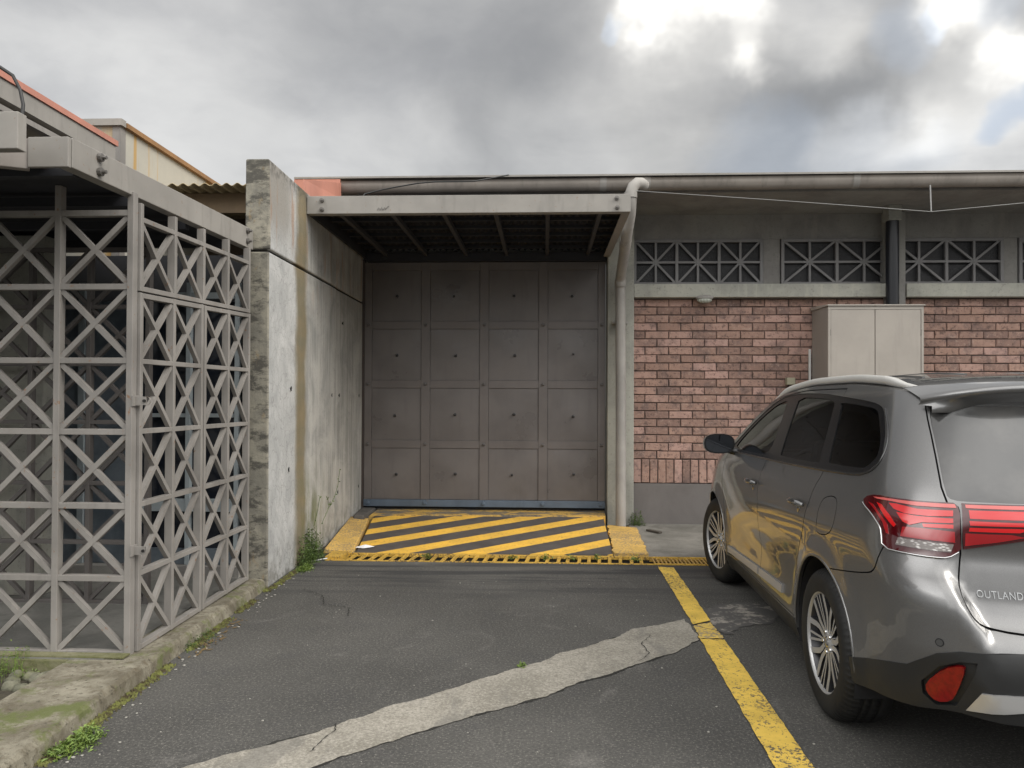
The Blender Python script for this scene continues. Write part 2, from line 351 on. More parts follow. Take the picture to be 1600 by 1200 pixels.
STRIPE = mat('yellow_black_ramp_paint', f_stripe, rough=.7)
def f_worn_thr(g, b):
    p = g.pos(); n = g.noise(g.pos((.6, 2, 1)), 5, 6, .7)
    c = g.mix(g.map(n, .46, .54), (.50, .31, .07), (.16, .135, .10)); c = g.mix(g.math('MULTIPLY', g.map(g.noise(p, 18, 5, .7), .5, .62), .7), c, (.065, .06, .055))
    g.set(b.inputs['Base Color'], c)
THRESH = mat('worn_threshold_paint', f_worn_thr, rough=.8)
def f_brick(g, b):
    at = g.n('ShaderNodeAttribute', attribute_name='tone').outputs['Fac']; p = g.pos(); n = g.noise(p, 26, 5, .7); m = g.noise(p, 7, 5, .65)
    c = g.mix(g.map(at, 0, .55, smooth=False), (.25, .158, .128), (.375, .235, .182)); c = g.mix(g.map(at, .55, 1, smooth=False), c, (.46, .295, .25))
    c = g.mix(g.math('MULTIPLY', g.map(m, .46, .66), .55), c, (.125, .092, .088))
    c = g.mix(g.math('MULTIPLY', g.map(n, .56, .64), .5), c, (.45, .33, .27))
    c = g.mix(g.math('MULTIPLY', g.map(n, .45, .37), .65), c, (.07, .048, .042))
    stv = g.noise(g.pos((1.6, 1, .5)), 1.5, 5, .6); c = g.mix(g.math('MULTIPLY', g.map(stv, .52, .66), .35), c, (.13, .095, .085))
    g.set(b.inputs['Base Color'], c); g.set(b.inputs['Normal'], g.bump(n, .8, .008))
BRICK = mat('clay_brick', f_brick, rough=.9)
MORTAR = mat('brick_mortar', f_conc((.085, .062, .056), (.13, .098, .088), (.06, .045, .04), .4, 4), rough=.95)
PLINTH = mat('taupe_plinth_paint', f_conc((.13, .118, .112), (.155, .142, .135), (.12, .11, .10), .1, .8, .3, .2), rough=.8)
STAINW = mat('stained_yellow_concrete', lambda g, b: g.set(b.inputs['Base Color'], g.mix(g.map(g.noise(g.pos((1, 3.5, .12)), 1.6, 5, .65), .50, .62), g.mix(g.noise(g.pos(), 3, 6, .7), (.33, .32, .29), (.47, .45, .38)), (.42, .27, .10))), rough=.9)
RUSTC = mat('rusty_coping', f_paint((.22, .12, .05), .6, .6, .3), rough=.8)
CORR = mat('yellowed_corrugated_sheet', f_paint((.38, .30, .17), .2, .5, .15), rough=.6)
CORRU = mat('brown_fascia', f_paint((.21, .15, .09), .1, .6, .15), rough=.7)
SOIL = mat('dark_soil', f_conc((.035, .03, .02), (.06, .052, .035), (.04, .035, .025), .4, 6, .5, 1.0, .35), rough=1)
STONE = mat('mossy_river_stone', f_conc((.10, .10, .07), (.17, .165, .12), (.07, .08, .04), .4, 8, .5, .6, .9), rough=.9)
LEAF = mat('weed_leaf', lambda g, b: g.set(b.inputs['Base Color'], g.mix(g.map(g.noise(g.pos(), 35, 3), .35, .65), (.075, .13, .02), (.17, .24, .045))), rough=.6)
LEAFD = mat('dark_weed_leaf', lambda g, b: g.set(b.inputs['Base Color'], g.mix(g.map(g.noise(g.pos(), 35, 3), .35, .65), (.04, .075, .016), (.10, .15, .03))), rough=.6)
MOSS = mat('moss', lambda g, b: g.set(b.inputs['Base Color'], g.mix(g.map(g.noise(g.pos(), 25, 4), .35, .65), (.05, .038, .018), (.13, .14, .035))), rough=1)
DRYL = mat('dry_leaf', base=(.13, .09, .04), rough=.8)
# ---- car body surface
def herm(xs,ys):
    xs=[float(a) for a in xs]; ys=[float(a) for a in ys]; n=len(xs)
    d=[(ys[i+1]-ys[i])/(xs[i+1]-xs[i]) for i in range(n-1)]
    m=[d[0]]+[0 if d[i-1]*d[i]<=0 else 2*d[i-1]*d[i]/(d[i-1]+d[i]) for i in range(1,n-1)]+[d[-1]]
    def fn(x):
        if x<=xs[0]: return ys[0]+m[0]*(x-xs[0])
        if x>=xs[-1]: return ys[-1]+m[-1]*(x-xs[-1])
        lo=0; hi=n-1
        while hi-lo>1:
            k=(lo+hi)//2
            if xs[k]<=x: lo=k
            else: hi=k
        h=xs[hi]-xs[lo]; t=(x-xs[lo])/h
        return ((2*t-3)*t*t+1)*ys[lo]+((t-2)*t+1)*t*h*m[lo]+(3-2*t)*t*t*ys[hi]+(t-1)*t*t*h*m[hi]
    return fn
# half width over height
Wz=herm([.16,.24,.32,.42,.55,.68,.80,.90,.98,1.05,1.10,1.16,1.30,1.45,1.53,1.58,1.64],
        [.80,.845,.868,.878,.880,.886,.896,.900,.896,.880,.860,.838,.778,.712,.672,.640,.585])
# rearmost x over height
XRz=herm([.16,.24,.32,.42,.52,.62,.72,.79,.84,.89,.94,1.0,1.1,1.16,1.3,1.5,1.62],
         [.26,.17,.11,.06,.025,.0,.0,.012,.045,.095,.125,.14,.165,.19,.275,.41,.50])
XFz=herm([.16,.3,.65,.8,.9,1.0,1.2],[4.60,4.66,4.69,4.65,4.58,4.47,4.25])
A_R=.46; N_R=2.9; A_F=.95; N_F=2.3; LS=2.75      # LS: straight part
AX=1.05; FX=3.72; HUBZ=.352
def quad_table(a,W,n,N=400):
    t=np.linspace(0,math.pi/2,N)
    x=a*np.sin(t)**(2/n); y=W*np.cos(t)**(2/n)
    L=np.concatenate([[0],np.cumsum(np.hypot(np.diff(x),np.diff(y)))])
    return L,t
LR,TR=quad_table(A_R,.88,N_R); LF,TF=quad_table(A_F,.88,N_F)
SR=float(LR[-1]); SF=float(LF[-1])
def sm(a,b,x):
    t=min(1,max(0,(x-a)/(b-a))); return t*t*(3-2*t)
def P(s,z):
    w=Wz(z)
    if s<0:
        t=float(np.interp(-s,LR,TR))
        c=math.cos(t)**(2/N_R) if t<math.pi/2-1e-9 else 0.
        y=w*c
        sh=.17*sm(.74,.60,c*.88)*(1-sm(.92,1.08,z))
        xr=XRz(z+sh)
        x=xr+A_R-A_R*math.sin(t)**(2/N_R) if t>0 else xr+A_R
    else:
        xr=XRz(z); x0=xr+A_R
        xe=XFz(z)-A_F
        if s<=LS: x=x0+s*(xe-x0)/LS; y=w
        else:
            t=float(np.interp(s-LS,LF,TF)); c=max(0.,math.cos(t))**(2/N_F)
            y=w*c; x=xe+A_F*math.sin(t)**(2/N_F)
    # gentle plan bow & arch flares
    if y>0:
        k=y/w
        y-=.035*k*sm(2.2,.3,x)*((2.2-x)/2.2)**2 if x<2.2 else 0
        fade=sm(.5,.9,k)
        for ax in (AX,FX):
            r=math.hypot(x-ax,z-HUBZ)
            y+=.022*fade*math.exp(-((r-.40)/.075)**2)*(1-sm(.80,.95,z))
        # door hollow + shoulder crease
        d=math.exp(-((x-2.35)/.75)**2)
        y-=.018*d*math.exp(-((z-.55)/.13)**2)*fade
    return (x,max(y,0.) if y<1e-6 else y,z)
def s_of_x(x,z):
    lo,hi=-SR,LS+SF
    for _ in range(40):
        m=(lo+hi)/2
        if P(m,z)[0]<x: lo=m
        else: hi=m
    return (lo+hi)/2
HEAD=math.atan2(.0985,2.67)
F=(math.sin(HEAD),math.cos(HEAD)); Lf=(-F[1],F[0])
RH=(1.339,3.72); YT=.885
O=(RH[0]-YT*Lf[0]-AX*F[0], RH[1]-YT*Lf[1]-AX*F[1])
def c2w(p): return (O[0]+p[0]*F[0]+p[1]*Lf[0], O[1]+p[0]*F[1]+p[1]*Lf[1], p[2])
# ============================================================ SETTING
def structure(o): o['kind'] = 'structure'; return o
HX0, HX1, HY0, HY1 = -2.06, 3.0, 7.0, 7.3
m = MB(); G = 150
m.add([(-G, -G, 0), (G, -G, 0), (G, HY0, 0), (-G, HY0, 0)], [(0, 1, 2, 3)])
m.add([(-G, HY0, 0), (HX0, HY0, 0), (HX0, HY1, 0), (-G, HY1, 0)], [(0, 1, 2, 3)])
m.add([(HX1, HY0, 0), (G, HY0, 0), (G, HY1, 0), (HX1, HY1, 0)], [(0, 1, 2, 3)])
m.add([(-G, HY1, 0), (G, HY1, 0), (G, G, 0), (-G, G, 0)], [(0, 1, 2, 3)])
structure(m.build('asphalt_ground', ASPHALT))
m = MB()
m.add([(HX0, HY0, 0), (HX1, HY0, 0), (HX1, HY1, 0), (HX0, HY1, 0), (HX0, HY0, -.14), (HX1, HY0, -.14), (HX1, HY1, -.14), (HX0, HY1, -.14)],
      [(4, 5, 6, 7), (0, 1, 5, 4), (3, 7, 6, 2), (0, 4, 7, 3), (1, 2, 6, 5)])
structure(m.build('drain_channel', mat('dark_drain_lining', f_conc((.03, .027, .022), (.05, .045, .035), (.02, .02, .02), .3), rough=.7)))  # near-black lining makes the drain slots read dark
def ragged(poly, step, amp, seed):
    out = []; n = len(poly)
    for i in range(n):
        a = Vector(poly[i]); b = Vector(poly[(i+1) % n]); L = (b-a).length; k = max(1, int(L/step))
        for j in range(k):
            p = a.lerp(b, j/k); t = mnoise.noise(Vector((p.x*9, p.y*9, seed)))*amp+mnoise.noise(Vector((p.x*37, p.y*37, seed+5)))*amp*.6
            nrm = Vector((-(b-a).y, (b-a).x)).normalized(); out.append((p.x+nrm.x*t, p.y+nrm.y*t))
    return out
def sheet(name, poly, z, ms, thick=0.0):
    vs = [Vector(p) for p in poly]; n = len(vs)
    r = delaunay_2d_cdt(vs, [], [list(range(n))], 1, 1e-5)
    m = MB(); m.add([(p.x, p.y, z) for p in r[0]], [tuple(f) for f in r[2]])
    if thick: m.add([(p[0], p[1], z) for p in poly]+[(p[0], p[1], z-thick) for p in poly], [(i, (i+1) % n, n+(i+1) % n, n+i) for i in range(n)])
    o = m.build(name, ms, fix=False)
    bm = bmesh.new(); bm.from_mesh(o.data)
    for f in bm.faces:
        if abs(f.normal.z) > .5 and f.normal.z < 0: f.normal_flip()
    bm.to_mesh(o.data); bm.free()
    return o
UP = [(.97, 5.279), (.801, 5.151), (.587, 5.04), (.486, 4.873), (.395, 4.803), (.265, 4.649), (.107, 4.547), (-.022, 4.37), (-.179, 4.243), (-.377, 4.05), (-.558, 3.874), (-.782, 3.685), (-.926, 3.51), (-1.067, 3.381), (-1.244, 3.234), (-1.372, 3.14), (-1.467, 3.053), (-1.75, 2.70), (-2.05, 2.35)]
LO = [(-1.6, 2.2), (-1.25, 2.6), (-.944, 3.08), (-.795, 3.228), (-.603, 3.393), (-.392, 3.573), (-.157, 3.75), (.004, 3.867), (.174, 4.053), (.344, 4.174), (.506, 4.345), (.618, 4.442), (.808, 4.602), (.917, 4.77), (.982, 4.82)]
structure(sheet('patch_edge_crack', ragged(LO+UP, .018, .022, 5.3), .003, mat('crack_dirt', base=(.022, .021, .018), rough=1)))
structure(sheet('concrete_patch_strip', ragged(LO+UP, .018, .016, 1.3), .005, PATCHC))
RR = [(1.134, 5.501), (1.265, 5.618), (1.435, 5.72), (1.605, 5.707), (1.75, 5.62), (1.679, 5.428), (1.538, 5.208), (1.348, 5.153), (1.188, 4.965), (1.123, 5.098)]
def f_faint(g, b):
    p = g.pos(); n = g.noise(p, 6, 7, .75)
    g.set(b.inputs['Base Color'], g.mix(g.map(n, .5, .62), (.075, .072, .069), (.26, .24, .21)))
structure(sheet('faded_cement_stain', ragged(RR, .03, .05, 4.1), .0035, mat('faded_cement', f_faint, rough=.95)))
for ck in ([(-1.0, 3.2), (-.99, 3.30), (-.94, 3.42), (-.96, 3.5)], [(.98, 5.15), (1.06, 5.05), (1.12, 5.02), (1.22, 4.93)], [(.55, 4.40), (.62, 4.55), (.60, 4.72), (.68, 4.9)], [(-1.9, 5.9), (-1.7, 5.75), (-1.62, 5.5), (-1.4, 5.4), (-1.36, 5.2)]):
    ln_ = ragged(ck+ck[::-1], .02, .016, 3.3)[:len(ragged(ck+ck[::-1], .02, .016, 3.3))//2]
    pl_ = [Vector(q) for q in ln_]; w_ = .0032
    structure(MB().add([(q.x+sg*w_*(1 if k % 3 else .4), q.y+sg*w_*.5, .0092) for k, q in enumerate(pl_) for sg in (-1, 1)], [(2*k, 2*k+1, 2*k+3, 2*k+2) for k in range(len(pl_)-1)]).build('ground_crack', mat('crack_dirt')))
# yellow bay line with the broken stretch where it crosses the patch
def line_poly(y0, y1):
    xl = lambda y: 1.028-(6.91-y)*.0204; xr = lambda y: 1.166-(6.91-y)*.0145
    return [(xl(y0), y0), (xr(y0), y0), (xr(y1), y1), (xl(y1), y1)]
structure(sheet('parking_line', ragged(line_poly(1.5, 4.83), .03, .006, 2), .008, YEL))
structure(sheet('parking_line', ragged(line_poly(4.85, 5.27)[:2]+[(1.135, 5.20), (1.06, 5.16), (1.0, 5.12)], .02, .018, 7), .0085, mat('very_worn_yellow_paint', f_yel(.75, (.66, .46, .10), (.20, .18, .15)), rough=.85)))
structure(sheet('parking_line', ragged([(1.0, 5.15), (1.06, 5.19), (1.137, 5.24), (1.163, 6.86), (1.027, 6.90)], .03, .007, 3), .008, YEL))
# apron beside the ramp, yellow kerb patches, ramp
structure(sheet('concrete_apron', [(1.0, 7.3), (9, 7.3), (9, 9.25), (1.0, 9.25)], .012, APRONC))
structure(MB().hexa([(-1.84, 7.34, 0), (.665, 7.38, 0), (.70, 9.0, 0), (-2.03, 9.0, 0)], [(-1.84, 7.34, .008), (.665, 7.38, .008), (.69, 8.97, .125), (-2.02, 8.90, .125)]).build('painted_ramp', STRIPE))
structure(MB().hexa([(-2.2, 8.86, 0), (.72, 8.98, 0), (.735, 9.4, 0), (-2.26, 9.4, 0)], [(-2.06, 8.90, .14), (.72, 8.975, .14), (.735, 9.4, .152), (-2.06, 9.4, .152)]).build('gate_threshold', THRESH, bevel=.006))
structure(MB().hexa([(-2.21, 8.62, 0), (-2.07, 8.62, 0), (-2.07, 9.35, 0), (-2.26, 9.35, 0)], [(-2.21, 8.66, .165), (-2.09, 8.66, .165), (-2.09, 9.35, .17), (-2.26, 9.35, .17)]).build('threshold_block', mat('dark_cement_block', f_conc((.07, .065, .06), (.11, .1, .09), (.05, .05, .05), .5, 3), rough=.9), bevel=.012))
o = MB().hexa([(-2.17, 7.31, 0), (-1.86, 7.31, 0), (-2.04, 8.75, 0), (-2.27, 8.75, 0)], [(-2.15, 7.315, .045), (-1.87, 7.32, .03), (-2.05, 8.75, .12), (-2.26, 8.75, .14)]).build('yellow_ramp_kerb', YELC, bevel=.008); structure(o)
structure(sheet('yellow_painted_corner', ragged([(.672, 7.37), (1.0, 7.345), (1.065, 8.83), (.745, 9.02)], .04, .02, 6), .030, YELC, .03))
# kerb, floor of the enclosure and planting bed
kb = MB()
outer = [(-2.07, 1.6), (-2.09, 2.3), (-2.112, 2.896), (-2.138, 3.4), (-2.163, 3.967), (-2.20, 4.9), (-2.232, 5.93)]
inner = [(-2.56, 1.6), (-2.565, 2.3), (-2.57, 2.9), (-2.573, 3.48), (-2.60, 4.02), (-2.42, 4.9), (-2.42, 5.93)]
n = 150
def lerp_pl(pl, t):
    k = t*(len(pl)-1); i = min(int(k), len(pl)-2); a, b = Vector(pl[i]), Vector(pl[i+1]); return a.lerp(b, k-i)
rows = []
for i in range(n+1):
    t = i/n; a = lerp_pl(outer, t); b = lerp_pl(inner, t); w = mnoise.noise(Vector((a.y*4, 1, 2)))*.006+mnoise.noise(Vector((a.y*15, 4, 2)))*.006
    h = .08+mnoise.noise(Vector((a.y*3, 9, 2)))*.006
    ch_ = .006+.020*max(0, mnoise.noise(Vector((a.y*7, 3, 8)))+.1)
    rows.append([(a.x+.028+w*1.6, a.y, -.01), (a.x+.010+w, a.y, h-.010-ch_), (a.x-.004-ch_+w, a.y, h-.001), ((a.x+b.x)/2, a.y, h+.002), (b.x, b.y, h), (b.x-.01, b.y, -.01)])
kb.add([p for r in rows for p in r], [(i*6+j, i*6+j+1, (i+1)*6+j+1, (i+1)*6+j) for i in range(n) for j in range(5)], 0, False)
kb.add(rows[0], [tuple(range(6))]); structure(kb.build('kerb', KERBC))
structure(MB().box(-7, -2.41, 4.05, 7.2, -.02, .088).build('enclosure_floor', FLOORC))
structure(MB().box(-7, -2.605, 4.025, 4.049, .0, .080).box(-4.6, -2.30, 4.05, 4.12, .0885, .096).build('mossy_floor_edge', mat('mossy_cement', f_conc((.12, .12, .05), (.2, .19, .12), (.08, .09, .03), .6, 3, .6, .8, .8), rough=1)))
structure(sheet('planting_bed', [(-7, 1.6), (-2.56, 1.6), (-2.575, 4.04), (-7, 4.04)], .014, SOIL))

# ============================================================ DRAIN GRATES
gr = thing('drain_grate', 'yellow painted slotted drain cover with weeds along the foot of the striped ramp', 'drain grate', (-.5, 7.15, 0))
m = MB(); m.box(-2.055, 1.0, 6.99, 7.012, -.02, .010); m.box(-2.055, 1.0, 7.285, 7.309, -.02, .014); m.box(-2.055, -1.90, 7.013, 7.284, -.05, .035)
m.build('frame', YELG, gr, bevel=.003)
m = MB(); xx = -1.86
while xx < .98:
    j = random.uniform(-.006, .006); m.hexa([(xx+j, 7.013, -.010), (xx+j+.034, 7.013, -.010), (xx+j+.056, 7.284, -.010), (xx+j+.022, 7.284, -.010)], [(xx+j+.002, 7.013, .004), (xx+j+.032, 7.013, .004), (xx+j+.054, 7.284, .006), (xx+j+.024, 7.284, .006)]); xx += .098
m.build('bar', YELG, gr)
gm = thing('metal_grate', 'narrow metal grate with fine bars between the ramp drain and the front wheel', 'drain grate', (2, 7.15, 0))
m = MB(); m.box(1.003, 3.0, 6.995, 7.017, -.03, .012); m.box(1.003, 3.0, 7.265, 7.29, -.03, .016); m.build('frame', YELG, gm)
m = MB(); xx = 1.02
while xx < 2.98: m.box(xx, xx+.011, 7.018, 7.264, -.006, .006); xx += .036
m.build('bar', mat('rusty_grate_bar', f_paint((.40, .25, .08), .5, .6), rough=.6), gm)

# ============================================================ YARD WALL
yw = thing('yard_wall', 'tall grey concrete wall with peeling white face and mossy streak left of the steel gate', 'wall', (-2.3, 5.95, 0))
def wx(y): return -2.205-(y-5.95)*.0185
def wpanel(y0, y1, z0, z1, nm='wall_panel'):
    m = MB().hexa([(-2.41, y0, z0), (wx(y0), y0, z0), (wx(y1), y1, z0), (-2.47, y1, z0)], [(-2.41, y0, z1), (wx(y0)-.004*z1, y0, z1), (wx(y1), y1, z1), (-2.47, y1, z1)])
    return m.build(nm, WALLC, yw, bevel=.012)
wpanel(5.95, 8.02, 0, 2.692); wpanel(8.035, 9.4, 0, 2.692); wpanel(5.95, 8.02, 2.712, 3.44); wpanel(8.035, 9.4, 2.712, 3.44)
MB().hexa([(-2.39, 5.97, 0), (wx(6)-.024, 5.97, 0), (wx(9.4)-.02, 9.39, 0), (-2.45, 9.39, 0)], [(-2.39, 5.97, 3.40), (wx(6)-.035, 5.97, 3.40), (wx(9.4)-.02, 9.39, 3.40), (-2.45, 9.39, 3.40)]).build('wall_core', mat('black_joint', base=(.02, .018, .015), rough=1), yw)
for (y, z) in [(7.85, 1.55), (8.16, 1.55), (9.1, 1.55), (8.12, .5), (7.8, .42), (9.1, .45), (8.3, 2.35), (6.5, 1.6), (6.45, .9)]:
    MB().add(*[(lambda q: (q, [(0, 1, 2, 3)]))([(wx(y)+.004, y-.012, z-.02), (wx(y)+.004, y+.012, z-.02), (wx(y)+.004, y+.012, z+.02), (wx(y)+.004, y-.012, z+.02)])][0]).tube([(wx(y)-.01, y, z), (wx(y)+.003, y, z)], .011, 8).build('tie_hole', BLACK, yw)

# ============================================================ STEEL GATE
X0, X1, Z0, Z1, GY = -2.232, .735, .19, 3.20, 9.25
gt = thing('steel_gate', 'large taupe steel sliding gate of sixteen bolted square panels behind the striped ramp', 'gate', ((X0+X1)/2, GY, .18))
cx = [X0+.02, X0+.78, -.745, -.012, X1-.02]; cx = [X0+.035+(X1-X0-.07)*i/4 for i in range(5)]
cz = [.235, .955, 1.695, 2.425, 3.15]
sw = .055
MB().box(X0, X1, GY+.03, GY+.06, Z0, Z1).build('back_sheet', DOORF, gt)
for i in range(5):
    MB().box(max(X0, cx[i]-sw), min(X1, cx[i]+sw), GY+.004, GY+.028, Z0+.085, Z1).build('stile', DOORF, gt, bevel=.003)
for j in range(1, 5):
    for i in range(4):
        MB().box(cx[i]+sw+.001, cx[i+1]-sw-.001, GY+.006, GY+.027, cz[j]-.048, min(cz[j]+.048, Z1)).build('rail', DOORF, gt, bevel=.003)
for i in range(4):
    for j in range(4):
        a, b_, c_, d_ = cx[i]+sw+.004, cx[i+1]-sw-.004, (cz[j]+.05 if j else Z0+.088), cz[j+1]-.052
        mx, mz = (a+b_)/2, (c_+d_)/2; dp = random.uniform(.008, .013)
        m = MB(); N = 12; vs = []
        for v in range(N+1):
            for u in range(N+1):
                fx, fz = u/N*2-1, v/N*2-1; k = 1-max(abs(fx), abs(fz))
                px, pz = a+(b_-a)*u/N, c_+(d_-c_)*v/N
                vs.append((px, GY+.015-dp*k**.9+.0035*mnoise.noise(Vector((px*2.3, i*3+j, pz*2.3)))*min(1, k*4), pz))
        m.add(vs, [(v*(N+1)+u, v*(N+1)+u+1, (v+1)*(N+1)+u+1, (v+1)*(N+1)+u) for v in range(N) for u in range(N)], 0, True)
        m.build('panel', DOORP, gt, fix=False)
        jx, jz = mx+random.uniform(-.02, .02), mz+random.uniform(-.02, .01)
        MB().lathe([(0, -.040), (.011, -.038), (.013, -.03), (.013, -.010), (.019, -.008), (.019, 0), (0, 0)], (jx, GY+.012, jz), 'y', 12).build('bolt', BOLTD, gt)
for i in range(5):
    for j in range(1, 4):
        MB().lathe([(0, -.022), (.013, -.019), (.018, -.010), (.018, .005), (0, .005)], (cx[i]+(0.01 if i == 0 else -.01 if i == 4 else 0), GY, cz[j]), 'y', 12).build('rivet', mat('painted_rivet', f_paint((.10, .093, .09), .3, .35), rough=.4), gt)
m = MB(); m.box(X0, X1, GY-.012, GY+.029, Z0, Z0+.083)
m.build('bottom_rail', BLUEP, gt, bevel=.004)
for i in range(5):
    MB().lathe([(0, -.022), (.018, -.02), (.022, -.01), (.022, 0), (0, 0)], (cx[i]+(.02 if i == 0 else -.02 if i == 4 else 0), GY-.012, Z0+.045), 'y', 12).build('rivet', BLUEP, gt)
MB().box(-2.30, X0-.004, GY+.012, GY+.12, .172, 3.24).build('jamb', mat('rusty_jamb_paint', f_paint((.055, .042, .038), .6, .5), rough=.6), gt)
MB().box(X0, X1, GY+.02, GY+.08, .16, Z0-.001).build('seal', BLACK, gt)

# ============================================================ BRICK BUILDING
bb = thing('brick_building', 'long brick and concrete building with grilled windows and a grey gutter under its roof', 'building', (3.5, 9.25, 0))
XR_ = 10.5
MB().box(1.07, XR_, 9.262, 9.45, .50, 2.76).build('brick_backing', MORTAR, bb)
m = MB(); tones = []
def brick(x0, x1, z0, z1, y):
    j = lambda s=.003: random.uniform(-s, s); c = .006
    f = y+random.uniform(-.004, .004)
    A = [(x0+j(), 9.263, z0+j()), (x1+j(), 9.263, z0+j()), (x1+j(), 9.263, z1+j()), (x0+j(), 9.263, z1+j())]
    B = [(p[0], f+c, p[2]) for p in A]; Cc = [(p[0]+(c if k in (0, 3) else -c)+j(.002), f, p[2]+(c if k < 2 else -c)+j(.002)) for k, p in enumerate(A)]
    # a waist half-way gives every brick an uneven face
    vs = A+B+Cc; fs = [(0, 1, 5, 4), (1, 2, 6, 5), (2, 3, 7, 6), (3, 0, 4, 7), (4, 5, 9, 8), (5, 6, 10, 9), (6, 7, 11, 10), (7, 4, 8, 11), (8, 9, 10, 11)]
    m.add(vs, fs); t = random.random()
    if random.random() < .16: t *= .25
    tones.extend([t]*len(fs))
nc = 20; ch = (2.74-.795)/nc
for r_ in range(nc):
    x = 1.075-(0 if r_ % 2 == 0 else .1435)
    while x < XR_:
        a = max(x, 1.075); e = min(x+.287-.011, XR_)
        if e-a > .03: brick(a, e, .795+r_*ch+.0055, .795+(r_+1)*ch-.0055, 9.245)
        x += .287
x = 1.08
while x < XR_: brick(x, x+.088, .508, .787, 9.243); x += .0985
o = m.build('brickwork', BRICK, bb)
at = o.data.attributes.new('tone', 'FLOAT', 'FACE'); at.data.foreach_set('value', tones)
MB().box(1.07, XR_, 9.235, 9.45, 0, .498).build('plinth', PLINTH, bb, bevel=.004)
MB().box(.752, 1.068, 9.13, 9.47, 0, 3.70).build('column', CONC, bb, bevel=.008)
MB().box(4.06, 4.28, 9.16, 9.47, 0, 3.77).build('column', CONC_D, bb, bevel=.006)
for a, b_ in ((1.07, 4.055), (4.285, XR_)):
    MB().box(a, b_, 9.14, 9.5, 2.748, 2.908).build('window_sill', SILLC, bb, bevel=.006)
MB().box(-2.5, XR_, 9.305, 9.52, 3.478, 3.80).build('upper_wall', CONC_D, bb)
MB().box(-2.5, .75, 9.345, 9.5, 3.2, 3.477).build('gate_lintel', CONC_D, bb)
for a, b_ in ((2.65, 2.85), (5.50, 5.66), (7.9, XR_)):
    MB().box(a, b_, 9.302, 9.52, 2.909, 3.476).build('pier', CONC_D, bb, bevel=.004)
MB().box(1.07, XR_, 9.60, 9.62, 2.7, 3.6).build('dark_backing', BLACK, bb)
def window(a, b_, n):
    z0, z1 = 2.912, 3.476; y = 9.28
    f = MB(); t = .038
    f.box(a, b_, y, y+.05, z0, z0+t); f.box(a, b_, y, y+.05, z1-t, z1); f.box(a, a+t, y+.001, y+.049, z0+t, z1-t); f.box(b_-t, b_, y+.001, y+.049, z0+t, z1-t)
    w = MB(); w.box(a+t, b_-t, y+.06, y+.062, z0+t, z1-t); wo = w.build('window', MESHD, bb)
    f.build('frame', STEEL_G, wo, bevel=.003)
    gl = MB(); cw = (b_-a-t)/n; zm = (z0+z1)/2; h = (z1-z0)/2-t/2
    gl.box(a+t, b_-t, y+.008, y+.038, zm-.013, zm+.013)
    for k in range(n):
        xc = a+t/2+cw*(k+.5)
        gl.box(xc-.013, xc+.013, y+.006, y+.040, z0+t, z1-t)
        if k: gl.box(xc-cw/2-.017, xc-cw/2+.017, y+.004, y+.042, z0+t, z1-t)
        for sx in (-1, 1):
            for sz in (-1, 1): gl.bar((xc+sx*.012, y+.023, zm+sz*.012), (xc+sx*(cw/2-.012), y+.023, zm+sz*(h-.004)), .026, .024, (0, 1, 0))
    gl.build('grille', STEEL_G, wo)
STEEL_G = mat('grille_grey_paint', f_paint((.205, .20, .20), .1, .5), rough=.5)
window(1.075, 2.645, 3); window(2.86, 5.49, 4); window(5.67, 7.89, 3)
MB().box(-2.7, XR_, 8.28, 9.34, 3.775, 3.80).build('soffit', CONC_D, bb)
m = MB(); m.hexa([(-2.75, 8.12, 3.915), (XR_, 8.12, 3.925), (XR_, 16, 4.5), (-2.75, 16, 4.5)], [(-2.75, 8.12, 3.935), (XR_, 8.12, 3.945), (XR_, 16, 4.53), (-2.75, 16, 4.53)]); m.build('roof', STEEL_B, bb)
# half round gutter
m = MB(); prof = [(-.078, .066), (-.070, .066), (-.068, .03), (-.055, -.02), (-.025, -.052), (.01, -.058), (.045, -.04), (.062, 0), (.065, .066)]
gx = [-2.236, -1, .3, .84, 2, 4, 6, 8, XR_]
vs = [(x, 8.2+p[0], 3.822+p[1]+(x+2.2)*.0035) for x in gx for p in prof]; k = len(prof)
m.add(vs, [(i*k+j, i*k+j+1, (i+1)*k+j+1, (i+1)*k+j) for i in range(len(gx)-1) for j in range(k-1)], 0, True)
m.build('gutter', mat('streaked_gutter_paint', f_paint((.25, .225, .20), .35, .4, .15, .6), rough=.45), bb)
for x in (.62, 1.09, 3.3, 6.1):
    vs = [(xx_, 8.2+p[0]*1.06, 3.822+p[1]*1.06+(x+2.2)*.0035) for xx_ in (x-.035, x+.035) for p in prof]
    mm = MB().add(vs, [(j, j+1, k+j+1, k+j) for j in range(k-1)], 0, True); mm.build('gutter_joint', PIPEP, bb)
# downpipe with an offset bend
dp = MB().tube([(1.06, 8.16, 3.815), (1.02, 8.11, 3.83), (.975, 8.085, 3.825), (.935, 8.075, 3.79), (.908, 8.07, 3.72), (.905, 8.08, 3.60), (.903, 8.12, 3.50), (.895, 8.30, 3.36), (.885, 8.86, 2.98), (.885, 8.95, 2.90), (.888, 8.97, 2.80), (.895, 8.97, 1.5), (.899, 8.97, .02)], [.062]*7+[.060]*6, 18)
dpo = dp.build('downpipe', PIPEP, bb)
for (p0, p1, r_) in [((.885, 8.93, 2.93), (.885, 8.95, 2.86), .068), ((.905, 8.07, 3.72), (.905, 8.07, 3.66), .069), ((.892, 8.42, 3.285), (.891, 8.50, 3.23), .066)]:
    MB().tube([p0, p1], r_, 18).build('pipe_collar', PIPEP, dpo)
MB().box(.80, .98, 9.03, 9.128, 2.42, 2.45).build('pipe_bracket', PIPEP, dpo)
